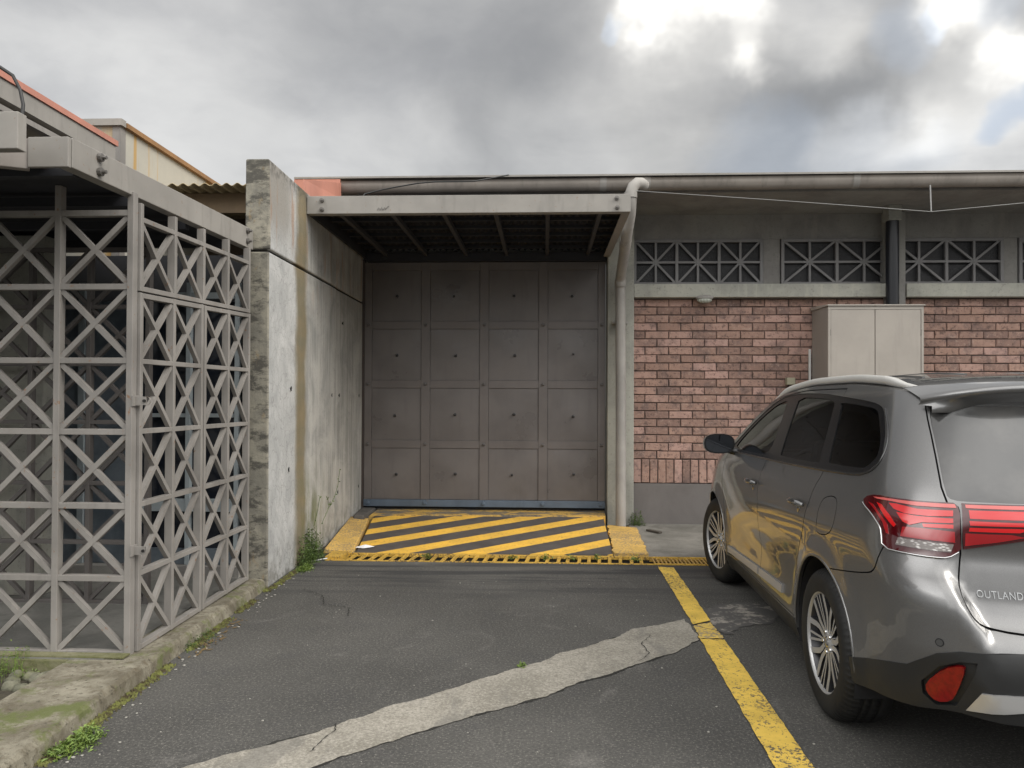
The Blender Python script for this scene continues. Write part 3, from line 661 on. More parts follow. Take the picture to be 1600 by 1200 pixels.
# salmon end flashing
c4 = [(-2.30, 7.05, 3.595), (-2.237, 8.13, 3.868), (-2.237, 8.13, 3.70), (-2.276, 7.05, 3.42)]
MB().hexa(c4, [(p[0]+.006, p[1]+.002, p[2]) for p in c4][:4]).build('end_flashing', SALMON, bb)
MB().box(-2.75, -2.24, 8.125, 8.16, 3.70, 3.91).build('fascia', SALMON, bb)

# black rainwater pipe over the cabinet
bp = thing('black_pipe', 'black plastic rainwater pipe dropping behind the grilled window into the beige cabinet', 'pipe', (4.03, 8.95, 2.6))
MB().tube([(4.03, 8.95, 2.58), (4.03, 8.95, 3.70)], .072, 18).build('pipe', BLACKP, bp)
MB().box(3.955, 4.105, 8.87, 9.03, 3.60, 3.774).build('pipe_head', CONC, bp, bevel=.005)

# ============================================================ GATE CANOPY
cp = thing('gate_canopy', 'flat taupe steel canopy with corrugated underside projecting over the large gate', 'canopy', (-.7, 8.0, 3.235))
cz0, cz1 = 3.235, 3.40
m = MB(); m.box(-2.222, .777, 6.93, 6.945, cz0, cz1); m.box(-2.222, .777, 6.9455, 7.02, cz0, cz0+.012); m.box(-2.222, .777, 6.9455, 7.02, cz1-.012, cz1)
m.build('front_beam', STEEL_B, cp, bevel=.003)
m = MB(); m.box(.763, .777, 6.946, 9.12, cz0+.002, cz1-.002); m.box(.70, .7625, 7.025, 9.12, cz0+.002, cz0+.014); m.build('side_beam', STEEL, cp)
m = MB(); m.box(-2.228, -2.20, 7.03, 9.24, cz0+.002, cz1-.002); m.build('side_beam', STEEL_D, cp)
for i in range(6):
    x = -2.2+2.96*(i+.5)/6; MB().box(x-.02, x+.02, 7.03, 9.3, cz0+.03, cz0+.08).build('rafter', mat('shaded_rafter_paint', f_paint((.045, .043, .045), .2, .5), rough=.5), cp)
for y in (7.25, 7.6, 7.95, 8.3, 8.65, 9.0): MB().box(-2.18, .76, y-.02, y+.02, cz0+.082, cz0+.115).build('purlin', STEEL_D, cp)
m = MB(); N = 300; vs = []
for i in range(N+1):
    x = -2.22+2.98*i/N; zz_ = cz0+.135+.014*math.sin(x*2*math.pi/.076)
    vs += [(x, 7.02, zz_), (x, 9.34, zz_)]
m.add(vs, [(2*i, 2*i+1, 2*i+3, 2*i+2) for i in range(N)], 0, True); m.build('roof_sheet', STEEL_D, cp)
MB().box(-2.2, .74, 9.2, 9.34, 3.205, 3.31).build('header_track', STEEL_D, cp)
for (x, z) in [(-2.08, 3.36), (-2.08, 3.275), (.65, 3.36), (.655, 3.275)]:
    MB().lathe([(0, -.034), (.010, -.034), (.010, -.018), (.021, -.016), (.021, 0), (0, 0)], (x, 6.93, z), 'y', 10).build('bolt', BOLT, cp)
# felt-pen scribble on the beam
sc_pts = [(-1.56, 3.262), (-1.548, 3.288), (-1.535, 3.262), (-1.52, 3.29), (-1.512, 3.265), (-1.50, 3.27), (-1.49, 3.292), (-1.482, 3.266), (-1.47, 3.29), (-1.45, 3.302)]
MB().tube([(x, 6.927, z) for x, z in sc_pts], .0018, 6).build('scribble', CABLE, cp)

# ============================================================ CABINET, LAMP, SMALL FIXTURES
cb = thing('steel_cabinet', 'tall beige steel cabinet with two doors against the brick wall behind the car', 'cabinet', (3.73, 8.95, 0))
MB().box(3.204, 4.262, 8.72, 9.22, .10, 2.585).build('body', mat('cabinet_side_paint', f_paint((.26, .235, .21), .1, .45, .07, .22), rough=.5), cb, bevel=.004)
MB().hexa([(3.19, 8.68, 2.586), (4.276, 8.68, 2.586), (4.276, 9.23, 2.586), (3.19, 9.23, 2.586)], [(3.19, 8.68, 2.602), (4.276, 8.68, 2.602), (4.276, 9.23, 2.63), (3.19, 9.23, 2.63)]).build('top', CABP, cb, bevel=.003)
for a, b_, s_ in ((3.235, 3.722, 1), (3.730, 4.232, -1)):
    do = MB().box(a, b_, 8.70, 8.719, .15, 2.545).build('door', CABP, cb, bevel=.003)
    for z in (.5, 1.4, 2.25): MB().tube([(a-.004 if s_ > 0 else b_+.004, 8.702, z), (a-.004 if s_ > 0 else b_+.004, 8.702, z+.07)], .007, 8).build('hinge', BOLT, do)
MB().box(3.69, 3.71, 8.675, 8.70, 1.25, 1.42).build('handle', BOLT, cb)
for a, b_, c_, d_ in ((3.204, 4.262, .10, .148), (3.204, 4.262, 2.547, 2.585), (3.204, 3.232, .149, 2.546), (4.236, 4.262, .149, 2.546)):
    MB().box(a, b_, 8.696, 8.7195, c_, d_).build('frame', CABP, cb)
MB().box(3.22, 4.25, 8.75, 9.2, 0, .10).build('base', BLACK, cb)
lp = thing('wall_lamp', 'small ribbed glass bulkhead lamp fixed under the concrete sill above the bricks', 'lamp', (1.91, 9.1, 2.7))
MB().ball((1.91, 9.15, 2.742), .11, 0, 16, (1.0, .5, .32)).build('housing', PIPEP, lp)
MB().ball((1.91, 9.14, 2.708), .09, 0, 16, (1.0, .52, .38)).build('lamp_glass', LAMPG, lp)
tag(MB().box(3.168, 3.192, 9.215, 9.24, .5, 2.13).build('cable_trunking', WHITEP, loc=(3.18, 9.23, .5), bevel=.002), 'thin white vertical cable trunking on the bricks left of the cabinet', 'trunking')
tag(MB().box(2.89, 2.99, 9.16, 9.24, 1.70, 1.785).build('junction_box', mat('old_cream_box', f_paint((.30, .28, .2), .3, .5), rough=.5), loc=(2.94, 9.2, 1.7), bevel=.006), 'small cream junction box on the bricks just above the car roof', 'junction box')
ow = thing('overhead_wire', 'thin pale wire sagging below the gutter to a small hanging rod', 'wire', (4, 8.0, 3.48))
MB().tube([(.95, 8.0, 3.72), (1.129, 8.0, 3.706), (2.327, 8.0, 3.616), (3.2, 8.0, 3.546), (3.998, 8.0, 3.478), (4.935, 8.0, 3.563), (7, 8.0, 3.75)], .004, 6).build('wire', WIRE, ow)
MB().tube([(3.998, 8.0, 3.478), (3.998, 8.02, 3.76)], .008, 6).build('hanging_rod', WIRE, ow)
tag(MB().tube([(-1.9, 7.4, 3.41), (-1.841, 7.6, 3.60), (-1.65, 7.6, 3.645), (-1.513, 7.6, 3.67), (-1.3, 7.6, 3.705), (-1.12, 7.6, 3.719), (-.73, 7.65, 3.735), (-.4, 8.1, 3.93)], .007, 6).build('loose_cable', CABLE, loc=(-1.5, 7.6, 3.4)), 'loose black cable arching over the canopy towards the gutter', 'cable')

# ============================================================ LATTICE ENCLOSURE AND ITS CANOPY
ec = thing('entrance_canopy', 'flat steel canopy with bolted taupe beam above the lattice enclosure at left', 'canopy', (-3.0, 4.7, 2.64))
def chan(A0, A1, z00, z01, z10, z11, th, nm, mt):   # beam between two plan points with its own heights at each end
    A0 = Vector(A0); A1 = Vector(A1); t = (A1-A0).normalized(); n_ = Vector((-t.y, t.x))*th
    q = lambda P_, z: (P_.x, P_.y, z)
    return MB().hexa([q(A0, z00), q(A1, z10), q(A1+n_, z10), q(A0+n_, z00)], [q(A0, z01), q(A1, z11), q(A1+n_, z11), q(A0+n_, z01)]).build(nm, mt, ec, bevel=.004)
chan((-2.31, 3.58), (-2.335, 5.93), 2.64, 2.787, 2.70, 2.862, .07, 'side_beam', STEEL_B)
chan((-2.515, 3.555), (-2.31, 3.575), 2.632, 2.779, 2.632, 2.779, -.0, 'end_plate', STEEL_B) if False else MB().box(-2.515, -2.312, 3.55, 3.574, 2.636, 2.783).build('end_plate', STEEL_B, ec, bevel=.003)
chan((-4.4, 2.55), (-2.517, 3.56), 2.60, 2.75, 2.63, 2.778, .05, 'front_beam', STEEL)
MB().box(-4.4, -2.385, 3.30, 3.36, 2.642, 2.812).build('stub_beam', STEEL_B, ec, bevel=.004)
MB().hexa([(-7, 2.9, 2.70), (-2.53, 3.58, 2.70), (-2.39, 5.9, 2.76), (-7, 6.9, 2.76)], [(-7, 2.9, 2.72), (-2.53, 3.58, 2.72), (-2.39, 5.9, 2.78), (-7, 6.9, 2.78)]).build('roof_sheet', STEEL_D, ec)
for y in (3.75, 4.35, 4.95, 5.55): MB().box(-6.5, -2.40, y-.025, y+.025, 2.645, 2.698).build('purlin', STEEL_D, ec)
for (x, y, z) in [(-2.31, 3.80, 2.76), (-2.31, 3.80, 2.685), (-2.335, 5.80, 2.825), (-2.335, 5.80, 2.745)]:
    MB().lathe([(0, .04), (.010, .04), (.010, .02), (.022, .018), (.022, 0), (0, 0)], (x, y, z), 'x', 10).build('bolt', BOLT, ec)
def lattice(root, A, B, cols, rows, ext=None, w=.031, d=.050, bw=.026, mt=None, edge=(.034, .034)):
    """A,B: plan points of both ends; cols: fractions; rows: list of (zA, zB)"""
    mt = mt or STEEL_L
    A = Vector((*A, 0)); B = Vector((*B, 0)); t = (B-A).normalized(); nr = Vector((t.y, -t.x, 0))
    def pt(f, r_): p = A.lerp(B, f); return Vector((p.x, p.y, rows[r_][0]*(1-f)+rows[r_][1]*f))
    up = Vector((0, 0, 1))
    for i, f in enumerate(cols):
        a = pt(f, 0); b_ = pt(f, len(rows)-1); e = ext[i] if ext else 0
        MB().bar(a-up*w/2, b_+up*(w/2+e), w, d, nr).build('post', mt, root, bevel=.003)
    for r_ in range(len(rows)):
        for i in range(len(cols)-1):
            a = pt(cols[i], r_); b_ = pt(cols[i+1], r_); u = (b_-a).normalized()
            MB().bar(a+u*(w/2-.001), b_-u*(w/2-.001), w*.92, d-.006, nr).build('rail', mt, root, bevel=.002)
    for r_ in range(len(rows)-1):
        for i in range(len(cols)-1):
            a, b_, c_, d_ = pt(cols[i], r_), pt(cols[i+1], r_+1), pt(cols[i+1], r_), pt(cols[i], r_+1)
            u = (b_-a).normalized(); mid = (a+b_)/2; v = (d_-c_).normalized(); mb = MB(); h = w*.62
            mb.bar(a+u*h, b_-u*h, bw, d-.020, nr); mb.bar(c_+v*h, mid-v*bw/2*1.02, bw, d-.023, nr); mb.bar(mid+v*bw/2*1.02, d_-v*h, bw, d-.023, nr)
            mb.build('cross_brace', mt, root)
RW = [(.10, .115), (.52, .515), (.91, .916), (1.325, 1.318), (1.725, 1.736), (2.099, 2.16)]
fs_ = thing('lattice_screen', 'front steel lattice screen of crossed bars facing the camera at left', 'lattice screen', (-3.1, 4.15, .09))
zr = [.085, .505, .91, 1.325, 1.725, 2.14, 2.555]
lattice(fs_, (-4.42, 4.15), (-2.325, 4.15), [0, .2, .4, .6, .8, 1.0], [(z, z) for z in zr], ext=[.14]*5+[.10], w=.036, bw=.029)
for z in (1.50, .66):
    m = MB(); m.box(-2.306, -2.298, 4.12, 4.18, z-.03, z+.03); m.box(-2.298, -2.235, 4.145, 4.153, z-.024, z+.024); m.lathe([(.024, -.005), (.024, .004)], (-2.235, 4.149, z), 'y', 12)
    lg = m.build('hinge_lug', STEEL_L, fs_); MB().tube([(-2.245, 4.138, z), (-2.245, 4.160, z)], .009, 8).build('pin', BOLTD, lg)
gp = thing('lattice_gate', 'hinged lattice gate leaf between the corner post and the middle post', 'lattice gate', (-2.315, 4.6, .1))
mid = (-2.315, 4.985)
def rmid(r_, f): return r_[0]*(1-f)+r_[1]*f
f1 = (4.975-4.20)/(5.78-4.15)
lattice(gp, (-2.315, 4.195), (-2.318, 4.965), [0, .5, 1.0], [(r_[0], rmid(r_, f1)) for r_ in RW])
sp = thing('lattice_side_screen', 'fixed lattice panel between the gate leaf and the concrete wall end', 'lattice screen', (-2.325, 5.4, .1))
lattice(sp, (-2.320, 5.015), (-2.33, 5.80), [0, .5, 1.0], [(rmid(r_, f1), r_[1]) for r_ in RW])
tp = thing('lattice_transom', 'single row of crossed bars directly under the sloping taupe beam', 'lattice screen', (-2.32, 5, 2.1))
lattice(tp, (-2.317, 4.195), (-2.332, 5.80), [0, .25, .5, .75, 1.0], [(2.138, 2.197), (2.533, 2.573)], ext=[.075, .085, .09, .095, .10])
il = thing('inner_lattice', 'second lattice screen standing inside the enclosure behind the front one', 'lattice screen', (-3.3, 5.15, .09))
lattice(il, (-4.44, 5.15), (-2.76, 5.15), [0, .25, .5, .75, 1], [(z, z) for z in (.095, .51, .92, 1.345, 1.75, 2.15, 2.55)], mt=mat('shade_dimmed_steel', f_paint((.11, .10, .095), .2, .5), rough=.6))  # paint darkened to put the enclosure's shade on the inner lattice
# inner entrance wall
ew = thing('entrance_wall', 'concrete entrance wall with bluish panes and dark glass behind the lattice screens', 'wall', (-4, 6.1, .088))
MB().box(-4.9, -3.62, 5.30, 5.55, .088, 2.69).build('pier', CONC, ew, bevel=.008)
MB().box(-7, -2.42, 6.35, 6.5, .088, 2.74).build('backing', DARKI, ew)
MB().box(-4.3, -2.43, 5.92, 6.02, .088, .17).build('sill', CONC_D, ew)
for a, b_ in ((-4.22, -3.80), (-3.77, -3.36)): MB().box(a+.02, b_, 6.0, 6.02, .175, 2.3).build('pane', BLUEGL, ew)
for a in (-4.23, -3.795, -3.35, -2.90, -2.50): MB().box(a, a+.05 if a < -3.3 else a+.035, 5.98, 6.03, .172, 2.45).build('frame', PALEF, ew)
for z, h in ((2.32, .05), (1.36, .03), (.60, .10)): MB().box(-3.30, -2.505, 5.985, 6.025, z, z+h).build('frame', PALEF, ew)
MB().box(-3.30, -2.505, 6.03, 6.035, .18, 2.3).build('pane', GLASSD, ew)
MB().box(-3.30, -2.505, 5.99, 6.02, .175, .30).build('kick_panel', BLUEGL, ew)

# ============================================================ BACKGROUND LEFT
rt = thing('raised_roof', 'raised roof edge with salmon capping and grey fascia on short posts at top left', 'roof', (-3.75, 4.8, 2.85))
m = MB(); m.hexa([(-3.82, 2.2, 3.60), (-3.76, 2.2, 3.60), (-3.735, 6.38, 3.565), (-3.80, 6.38, 3.565)], [(-3.82, 2.2, 3.735), (-3.76, 2.2, 3.735), (-3.735, 6.38, 3.70), (-3.80, 6.38, 3.70)]); m.build('fascia', STEEL_B, rt)
m = MB(); m.hexa([(-3.95, 2.2, 3.737), (-3.745, 2.2, 3.737), (-3.72, 6.40, 3.702), (-3.95, 6.40, 3.702)], [(-3.95, 2.2, 3.785), (-3.745, 2.2, 3.785), (-3.72, 6.40, 3.748), (-3.95, 6.40, 3.748)]); m.build('capping', SALMON, rt)
MB().box(-3.80, -3.74, 2.2, 6.38, 3.49, 3.53).build('chord', STEEL_L, rt)
for y in (2.6, 3.2, 3.8, 4.4, 5.0, 5.55, 6.1): MB().box(-3.79, -3.75, y-.025, y+.025, 2.80, 3.489).build('post', STEEL_L, rt)
for y in (2.9, 4.1, 5.27): MB().bar((-3.77, y-.25, 3.49), (-3.77, y+.25, 2.85), .03, .03, (1, 0, 0)).build('brace', STEEL_L, rt)
MB().box(-7, -3.83, 2.2, 6.38, 3.66, 3.70).build('roof_sheet', STEEL_B, rt)
cbld = thing('concrete_building', 'flat concrete building with ochre water stains behind the raised roof edge', 'building', (-5, 9, 0))
MB().box(-7.5, -3.83, 6.62, 13, 0, 3.96).build('wall', STAINW, cbld)
MB().box(-7.5, -3.80, 6.585, 6.66, 3.961, 4.02).build('coping', STEEL_B, cbld)
MB().box(-3.90, -3.79, 6.665, 13, 3.961, 4.005).build('coping', RUSTC, cbld)
MB().box(-3.90, -3.826, 6.612, 6.70, 0, 3.96).build('corner_trim', STEEL_L, cbld)
cr = thing('corrugated_roof', 'low yellowed corrugated sheet roof between the stained building and the concrete wall end', 'roof', (-3, 8, 3.5))
m = MB(); N = 160; vs = []
for i in range(N+1):
    x = -3.80+1.44*i/N; w_ = .013*math.sin(x*2*math.pi/.105)
    vs += [(x, 7.0, 3.535+w_), (x, 9.2, 3.56+w_), (x, 7.0, 3.541+w_), (x, 9.2, 3.566+w_)]
m.add(vs, [(4*i, 4*i+1, 4*i+5, 4*i+4) for i in range(N)]+[(4*i+2, 4*i+6, 4*i+7, 4*i+3) for i in range(N)]+[(4*i, 4*i+4, 4*i+6, 4*i+2) for i in range(N)], 0, True)
m.build('roof_sheet', CORR, cr, fix=False)
MB().box(-3.8, -2.36, 7.25, 7.31, 3.33, 3.52).build('fascia', CORRU, cr)
MB().box(-3.8, -2.48, 8.2, 8.3, 2.4, 3.50).build('back_wall', mat('brown_rendered_wall', f_conc((.08, .06, .042), (.11, .085, .06), (.07, .05, .035), .3), rough=.9), cr)
tag(MB().tube([(-3.6, 3.25, 3.28), (-3.0, 3.3, 3.15), (-2.70, 3.33, 3.09), (-2.508, 3.35, 3.035), (-2.447, 3.35, 2.995), (-2.412, 3.35, 2.93), (-2.396, 3.35, 2.86), (-2.397, 3.345, 2.812)], .008, 8).build('bent_cable', CABLE, loc=(-2.5, 3.35, 2.81)), 'black cable bending down onto the end of the short box beam at top left', 'cable')
# ============================================================ CAR
def f_carpaint(g, b):
    fl = g.noise(g.pos(obj=True), 900, 1, .5)
    g.set(b.inputs['Base Color'], g.mix(g.map(fl, .35, .65), (.145, .144, .143), (.20, .199, .198)))
PAINT = mat('metallic_grey_car_paint', f_carpaint, rough=.34, metal=.70, Coat_Weight=1.0, Coat_Roughness=.02, Coat_IOR=1.5)
TRIMB = mat('black_car_trim', base=(.012, .012, .013), rough=.22)
CLAD = mat('dark_car_cladding', f_paint((.014, .0145, .015), .0, .45, .05, .1), rough=.5)
CHROME = mat('satin_chrome', base=(.62, .62, .62), rough=.16, metal=1.)
ALLOY = mat('machined_alloy', f_paint((.44, .44, .44), .0, .30, .06, .1), rough=.3, metal=.55)
ALLOYD = mat('dark_alloy', base=(.05, .05, .053), rough=.35, metal=.6)
DISC = mat('brake_disc_steel', base=(.35, .35, .36), rough=.35, metal=.9)
def f_rub(g, b):
    p = g.pos(obj=True); g.set(b.inputs['Base Color'], g.mix(g.map(g.noise(p, 6, 5, .6), .4, .7), (.005, .005, .005), (.012, .012, .011)))
RUB = mat('tyre_rubber', f_rub, rough=.65)
INNER = mat('car_black_inner', base=(.008, .008, .009), rough=.8)
SEATM = mat('seat_cloth', base=(.022, .022, .024), rough=.8)
def f_glass(g, b):
    nt = g.t; out = [n for n in g.nodes if n.type == 'OUTPUT_MATERIAL'][0]
    fr = g.n('ShaderNodeFresnel', {'IOR': 1.52}).outputs[0]
    tr = g.n('ShaderNodeBsdfTransparent', {'Color': (.40, .41, .41, 1)}).outputs[0]
    gl = g.n('ShaderNodeBsdfGlossy', {'Color': (1, 1, 1, 1), 'Roughness': .01}).outputs[0]
    mx = g.n('ShaderNodeMixShader', {0: fr, 1: tr, 2: gl}).outputs[0]
    g.set(out.inputs[0], mx)
CGLASS = mat('tinted_car_glass', f_glass)
def f_rglass(g, b):
    p = g.pos(obj=True); g.set(b.inputs['Base Color'], g.mix(g.map(g.noise(p, 4, 4, .6), .4, .7), (.045, .045, .045), (.075, .073, .07)))
RGLASS = mat('dusty_rear_glass', f_rglass, rough=.22, Coat_Weight=1.0, Coat_Roughness=.05)
RED = mat('red_lamp_lens', base=(.30, .006, .010), rough=.12, Coat_Weight=1.0, Coat_Roughness=.02)
REDB = mat('bright_red_lamp_bar', base=(.55, .006, .008), rough=.18, Coat_Weight=1.0, Coat_Roughness=.02)
REDD = mat('dark_red_lamp_housing', base=(.055, .002, .004), rough=.10, Coat_Weight=1.0, Coat_Roughness=.02)
REDP = mat('pale_red_lens_top', base=(.55, .10, .09), rough=.2, Coat_Weight=1.0, Coat_Roughness=.05)
CLEARL = mat('clear_lamp_lens', lambda g, b: g.set(b.inputs['Base Color'], g.mix(g.map(g.n('ShaderNodeTexVoronoi', {'Vector': g.pos((1, 1, 2.5), True), 'Scale': 55.}).outputs['Distance'], .1, .55), (.62, .60, .58), (.16, .14, .13))), rough=.12, Coat_Weight=1.0)

def csurf(s, z, off=0.0):
    p = P(s, z)
    if not off: return Vector(p)
    return Vector(p)+cnorm(s, z)*off
def cnorm(s, z):
    e = .012
    a = Vector(P(min(s+e, LS+SF), z)); b = Vector(P(max(s-e, -SR), z)); c = Vector(P(s, z+e)); d = Vector(P(s, z-e))
    ds = a-b
    if s < -SR+.02: ds = Vector((0, 1, 0))
    n = (c-d).cross(ds)
    return n.normalized() if n.length > 1e-9 else Vector((-1, 0, 0))
def X(pts): return [(s_of_x(x, z), z) for x, z in pts]
def dens(poly, step=.03, closed=True):
    out = []; n = len(poly)
    for i in range(n if closed else n-1):
        a = Vector(poly[i]); b = Vector(poly[(i+1) % n]); k = max(1, int((b-a).length/step))
        out += [tuple(a.lerp(b, j/k)) for j in range(k)]
    if not closed: out.append(tuple(poly[-1]))
    return out
def rnd_poly(poly, it=2, closed=True):   # Chaikin corner rounding
    for _ in range(it):
        q = []; n = len(poly)
        for i in range(n if closed else n-1):
            a = Vector(poly[i]); b = Vector(poly[(i+1) % n])
            if not closed and i == 0: q.append(tuple(a))
            q += [tuple(a.lerp(b, .25)), tuple(a.lerp(b, .75))]
            if not closed and i == n-2: q.append(tuple(b))
        poly = q
    return poly
def ribbon(line, w):
    L = [Vector(p) for p in line]; a = []; b = []
    for i, p in enumerate(L):
        t = (L[min(i+1, len(L)-1)]-L[max(i-1, 0)]).normalized(); nn = Vector((-t.y, t.x))*w/2
        a.append(tuple(p+nn)); b.append(tuple(p-nn))
    return a+b[::-1]
def inpoly(pt, poly):
    x, y = pt; c = False; n = len(poly); j = n-1
    for i in range(n):
        xi, yi = poly[i]; xj, yj = poly[j]
        if (yi > y) != (yj > y) and x < (xj-xi)*(y-yi)/(yj-yi)+xi: c = not c
        j = i
    return c
def patch(name, inc, exc, off, mats, parent, thick=.012, step=.035, mirror=True, label=None, seam=True, both=True):
    """skin of the body between outlines drawn on its surface (s along, z up); returns the object(s)"""
    polys = [inc]+list(exc)
    xs = [p[0] for p in inc]; zs = [p[1] for p in inc]
    pts = []; edges = []
    for pl in polys:
        pl = dens(pl, step); k = len(pts); pts += pl; edges += [(k+i, k+(i+1) % len(pl)) for i in range(len(pl))]
    bb_ = [(min(p[0] for p in e), max(p[0] for p in e), min(p[1] for p in e), max(p[1] for p in e)) for e in exc]
    a = min(xs)+step*.5
    while a < max(xs):
        b = min(zs)+step*.5
        while b < max(zs):
            if inpoly((a, b), inc): pts.append((a+random.uniform(-1, 1)*1e-4, b))
            b += step
        a += step
    r = delaunay_2d_cdt([Vector(p) for p in pts], edges, [], 0, 1e-5)
    V2, F2 = r[0], r[2]; keep = []
    for f in F2:
        c = (sum(V2[i].x for i in f)/3, sum(V2[i].y for i in f)/3)
        if not inpoly(c, inc): continue
        if any(q[0] <= c[0] <= q[1] and q[2] <= c[1] <= q[3] and inpoly(c, e) for q, e in zip(bb_, exc)): continue
        keep.append(list(f))
    used = sorted({i for f in keep for i in f}); mp = {i: k for k, i in enumerate(used)}
    keep = [[mp[i] for i in f] for f in keep]; V2 = [V2[i] for i in used]
    nr = [cnorm(p.x, p.y) for p in V2]; V = [csurf(p.x, p.y)+n_*off for p, n_ in zip(V2, nr)]
    ec = {}
    for f in keep:
        for i in range(3):
            e = (f[i], f[(i+1) % 3]); ec[tuple(sorted(e))] = ec.get(tuple(sorted(e)), [])+[e]
    rim = [v[0] for v in ec.values() if len(v) == 1 and not (seam and V2[v[0][0]].x < -SR+1e-3 and V2[v[0][1]].x < -SR+1e-3)]
    outs = []
    for sgn in ((1, -1) if mirror else (1,)):
        vs = [(p.x, p.y*sgn, p.z) for p in V]; ns = [(n_.x, n_.y*sgn, n_.z) for n_ in nr]
        fs = [tuple(f) for f in keep]
        # orient
        def fl(f):
            a_, b_, c_ = (Vector(vs[i]) for i in f[:3]); nn = (b_-a_).cross(c_-a_)
            return nn.dot(Vector(ns[f[0]])) < 0
        fs = [f[::-1] if fl(f) else f for f in fs]
        outs.append((vs, ns, fs))
    res = []
    if mirror and both is True and name in ('body', 'liftgate', 'rear_bumper', 'rear_window', 'lower_bumper', 'inner_shell', 'number_plate_recess'):
        vs = outs[0][0]+outs[1][0]; ns = outs[0][1]+outs[1][1]; k = len(outs[0][0]); fs = outs[0][2]+[tuple(i+k for i in f) for f in outs[1][2]]
        groups = [(vs, ns, fs, [(1, 0), (-1, k)])]
    else: groups = [(o_[0], o_[1], o_[2], [(1 if i == 0 else -1, 0)]) for i, o_ in enumerate(outs)]
    for vs, ns, fs, parts in groups:
        vs = list(vs); ns = list(ns); fs = list(fs)
        if thick:
            for sgn, k in parts:
                for i, j in rim:
                    a_, b_ = Vector(vs[i+k]), Vector(vs[j+k]); na, nb = Vector(ns[i+k]), Vector(ns[j+k])
                    q = len(vs); out_ = (b_-a_).cross(na).normalized()
                    vs += [tuple(a_), tuple(b_), tuple(b_-nb*thick), tuple(a_-na*thick)]; ns += [tuple((out_+na*.3).normalized())]*4 if sgn > 0 else [tuple((-out_+na*.3).normalized())]*4
                    fs.append((q, q+1, q+2, q+3) if sgn < 0 else (q+3, q+2, q+1, q))
        me = bpy.data.meshes.new(name); me.from_pydata(vs, [], fs)
        me.materials.append(mats); me.polygons.foreach_set('use_smooth', [True]*len(me.polygons)); me.update()
        me.normals_split_custom_set_from_vertices(ns)
        o = bpy.data.objects.new(name, me); COL.objects.link(o); o.parent = parent
        if label: o['label'] = label
        res.append(o)
    return res
zedge_x = herm([.40, .64, 1.0, 1.5, 2.0, 2.4, 2.65, 2.85, 3.1, 3.35, 3.58, 4.0, 4.35, 4.58, 4.70], [1.535, 1.553, 1.582, 1.602, 1.600, 1.572, 1.535, 1.455, 1.33, 1.19, 1.075, 1.0, .93, .82, .66])
def zedge(s):
    z = 1.3
    for _ in range(14): z = .5*z+.5*zedge_x(P(s, z)[0])
    return z
CAR = thing('suv_car', 'grey metallic SUV parked nose to the brick wall at right, seen from its rear corner', 'car', (O[0], O[1], 0))
CAR.rotation_euler = (0, 0, math.pi/2-HEAD)
top_line = [(s, zedge(s)) for s in np.linspace(-SR, LS+SF, 110)]
def botz(s): return herm([-SR, -.427, -.294, -.078, .063, .35, .9, 3.9, LS+SF], [.395, .387, .362, .334, .306, .27, .262, .25, .26])(s)
FULL = [(s, botz(s)) for s in np.linspace(-SR, LS+SF, 60)]+top_line[::-1]
def circ(ax, r): return X([(ax+r*math.cos(a), HUBZ+r*math.sin(a)) for a in np.linspace(0, 2*math.pi, 65)[:-1]])
ARCH_R = circ(AX, .405); ARCH_F = circ(FX, .400)
def archpoly(ax, r):
    top = [(ax+r*math.cos(a), HUBZ+r*math.sin(a)) for a in np.linspace(-.12, math.pi+.12, 50)]
    return X(top+[(ax-r*1.01, .16), (ax+r*1.01, .16)])
ARCH_R = archpoly(AX, .408); ARCH_F = archpoly(FX, .402)
# window outlines (x forward, z up)
DLO = X(rnd_poly([(3.36, 1.125), (3.22, 1.215), (3.02, 1.335), (2.82, 1.43), (2.62, 1.513), (2.42, 1.548), (2.15, 1.562), (1.7, 1.556), (1.38, 1.538), (.98, 1.513), (.86, 1.495), (.80, 1.47), (.70, 1.385), (.655, 1.32), (.635, 1.285), (.640, 1.25), (.70, 1.205), (.78, 1.188), (1.2, 1.172), (1.9, 1.152), (2.6, 1.138), (3.1, 1.128)], 1))
FG = X(rnd_poly([(3.22, 1.15), (3.16, 1.215), (2.97, 1.325), (2.80, 1.405), (2.60, 1.485), (2.40, 1.520), (2.37, 1.50), (2.29, 1.36), (2.25, 1.168), (2.6, 1.155)], 1))
RG = X(rnd_poly([(2.16, 1.538), (1.75, 1.533), (1.50, 1.520), (1.45, 1.48), (1.31, 1.205), (1.30, 1.196), (2.0, 1.180), (2.02, 1.2), (2.12, 1.45)], 1))
QG = X(rnd_poly([(1.40, 1.512), (.99, 1.490), (.90, 1.478), (.85, 1.455), (.735, 1.365), (.695, 1.315), (.682, 1.28), (.69, 1.262), (.74, 1.225), (.80, 1.216), (1.16, 1.206), (1.19, 1.215), (1.34, 1.48)], 1))
LAMP = [(-.004, 1.095), (-.03, 1.112), (-.082, 1.124), (-.142, 1.128), (-.232, 1.128), (-.307, 1.128), (-.372, 1.129), (-.435, 1.131), (-.450, 1.121), (-.461, 1.094), (-.483, .968), (-.471, .957), (-.433, .934), (-.382, .932), (-.301, .934), (-.189, .937), (-.188, .995), (-.167, 1.023), (-.106, 1.058), (-.032, 1.078)]
GLAMP = [(-.462, 1.131), (-.675, 1.135), (-.80, 1.136), (-.86, 1.10), (-.80, 1.055), (-.686, 1.010), (-.556, .980), (-.492, .966)]
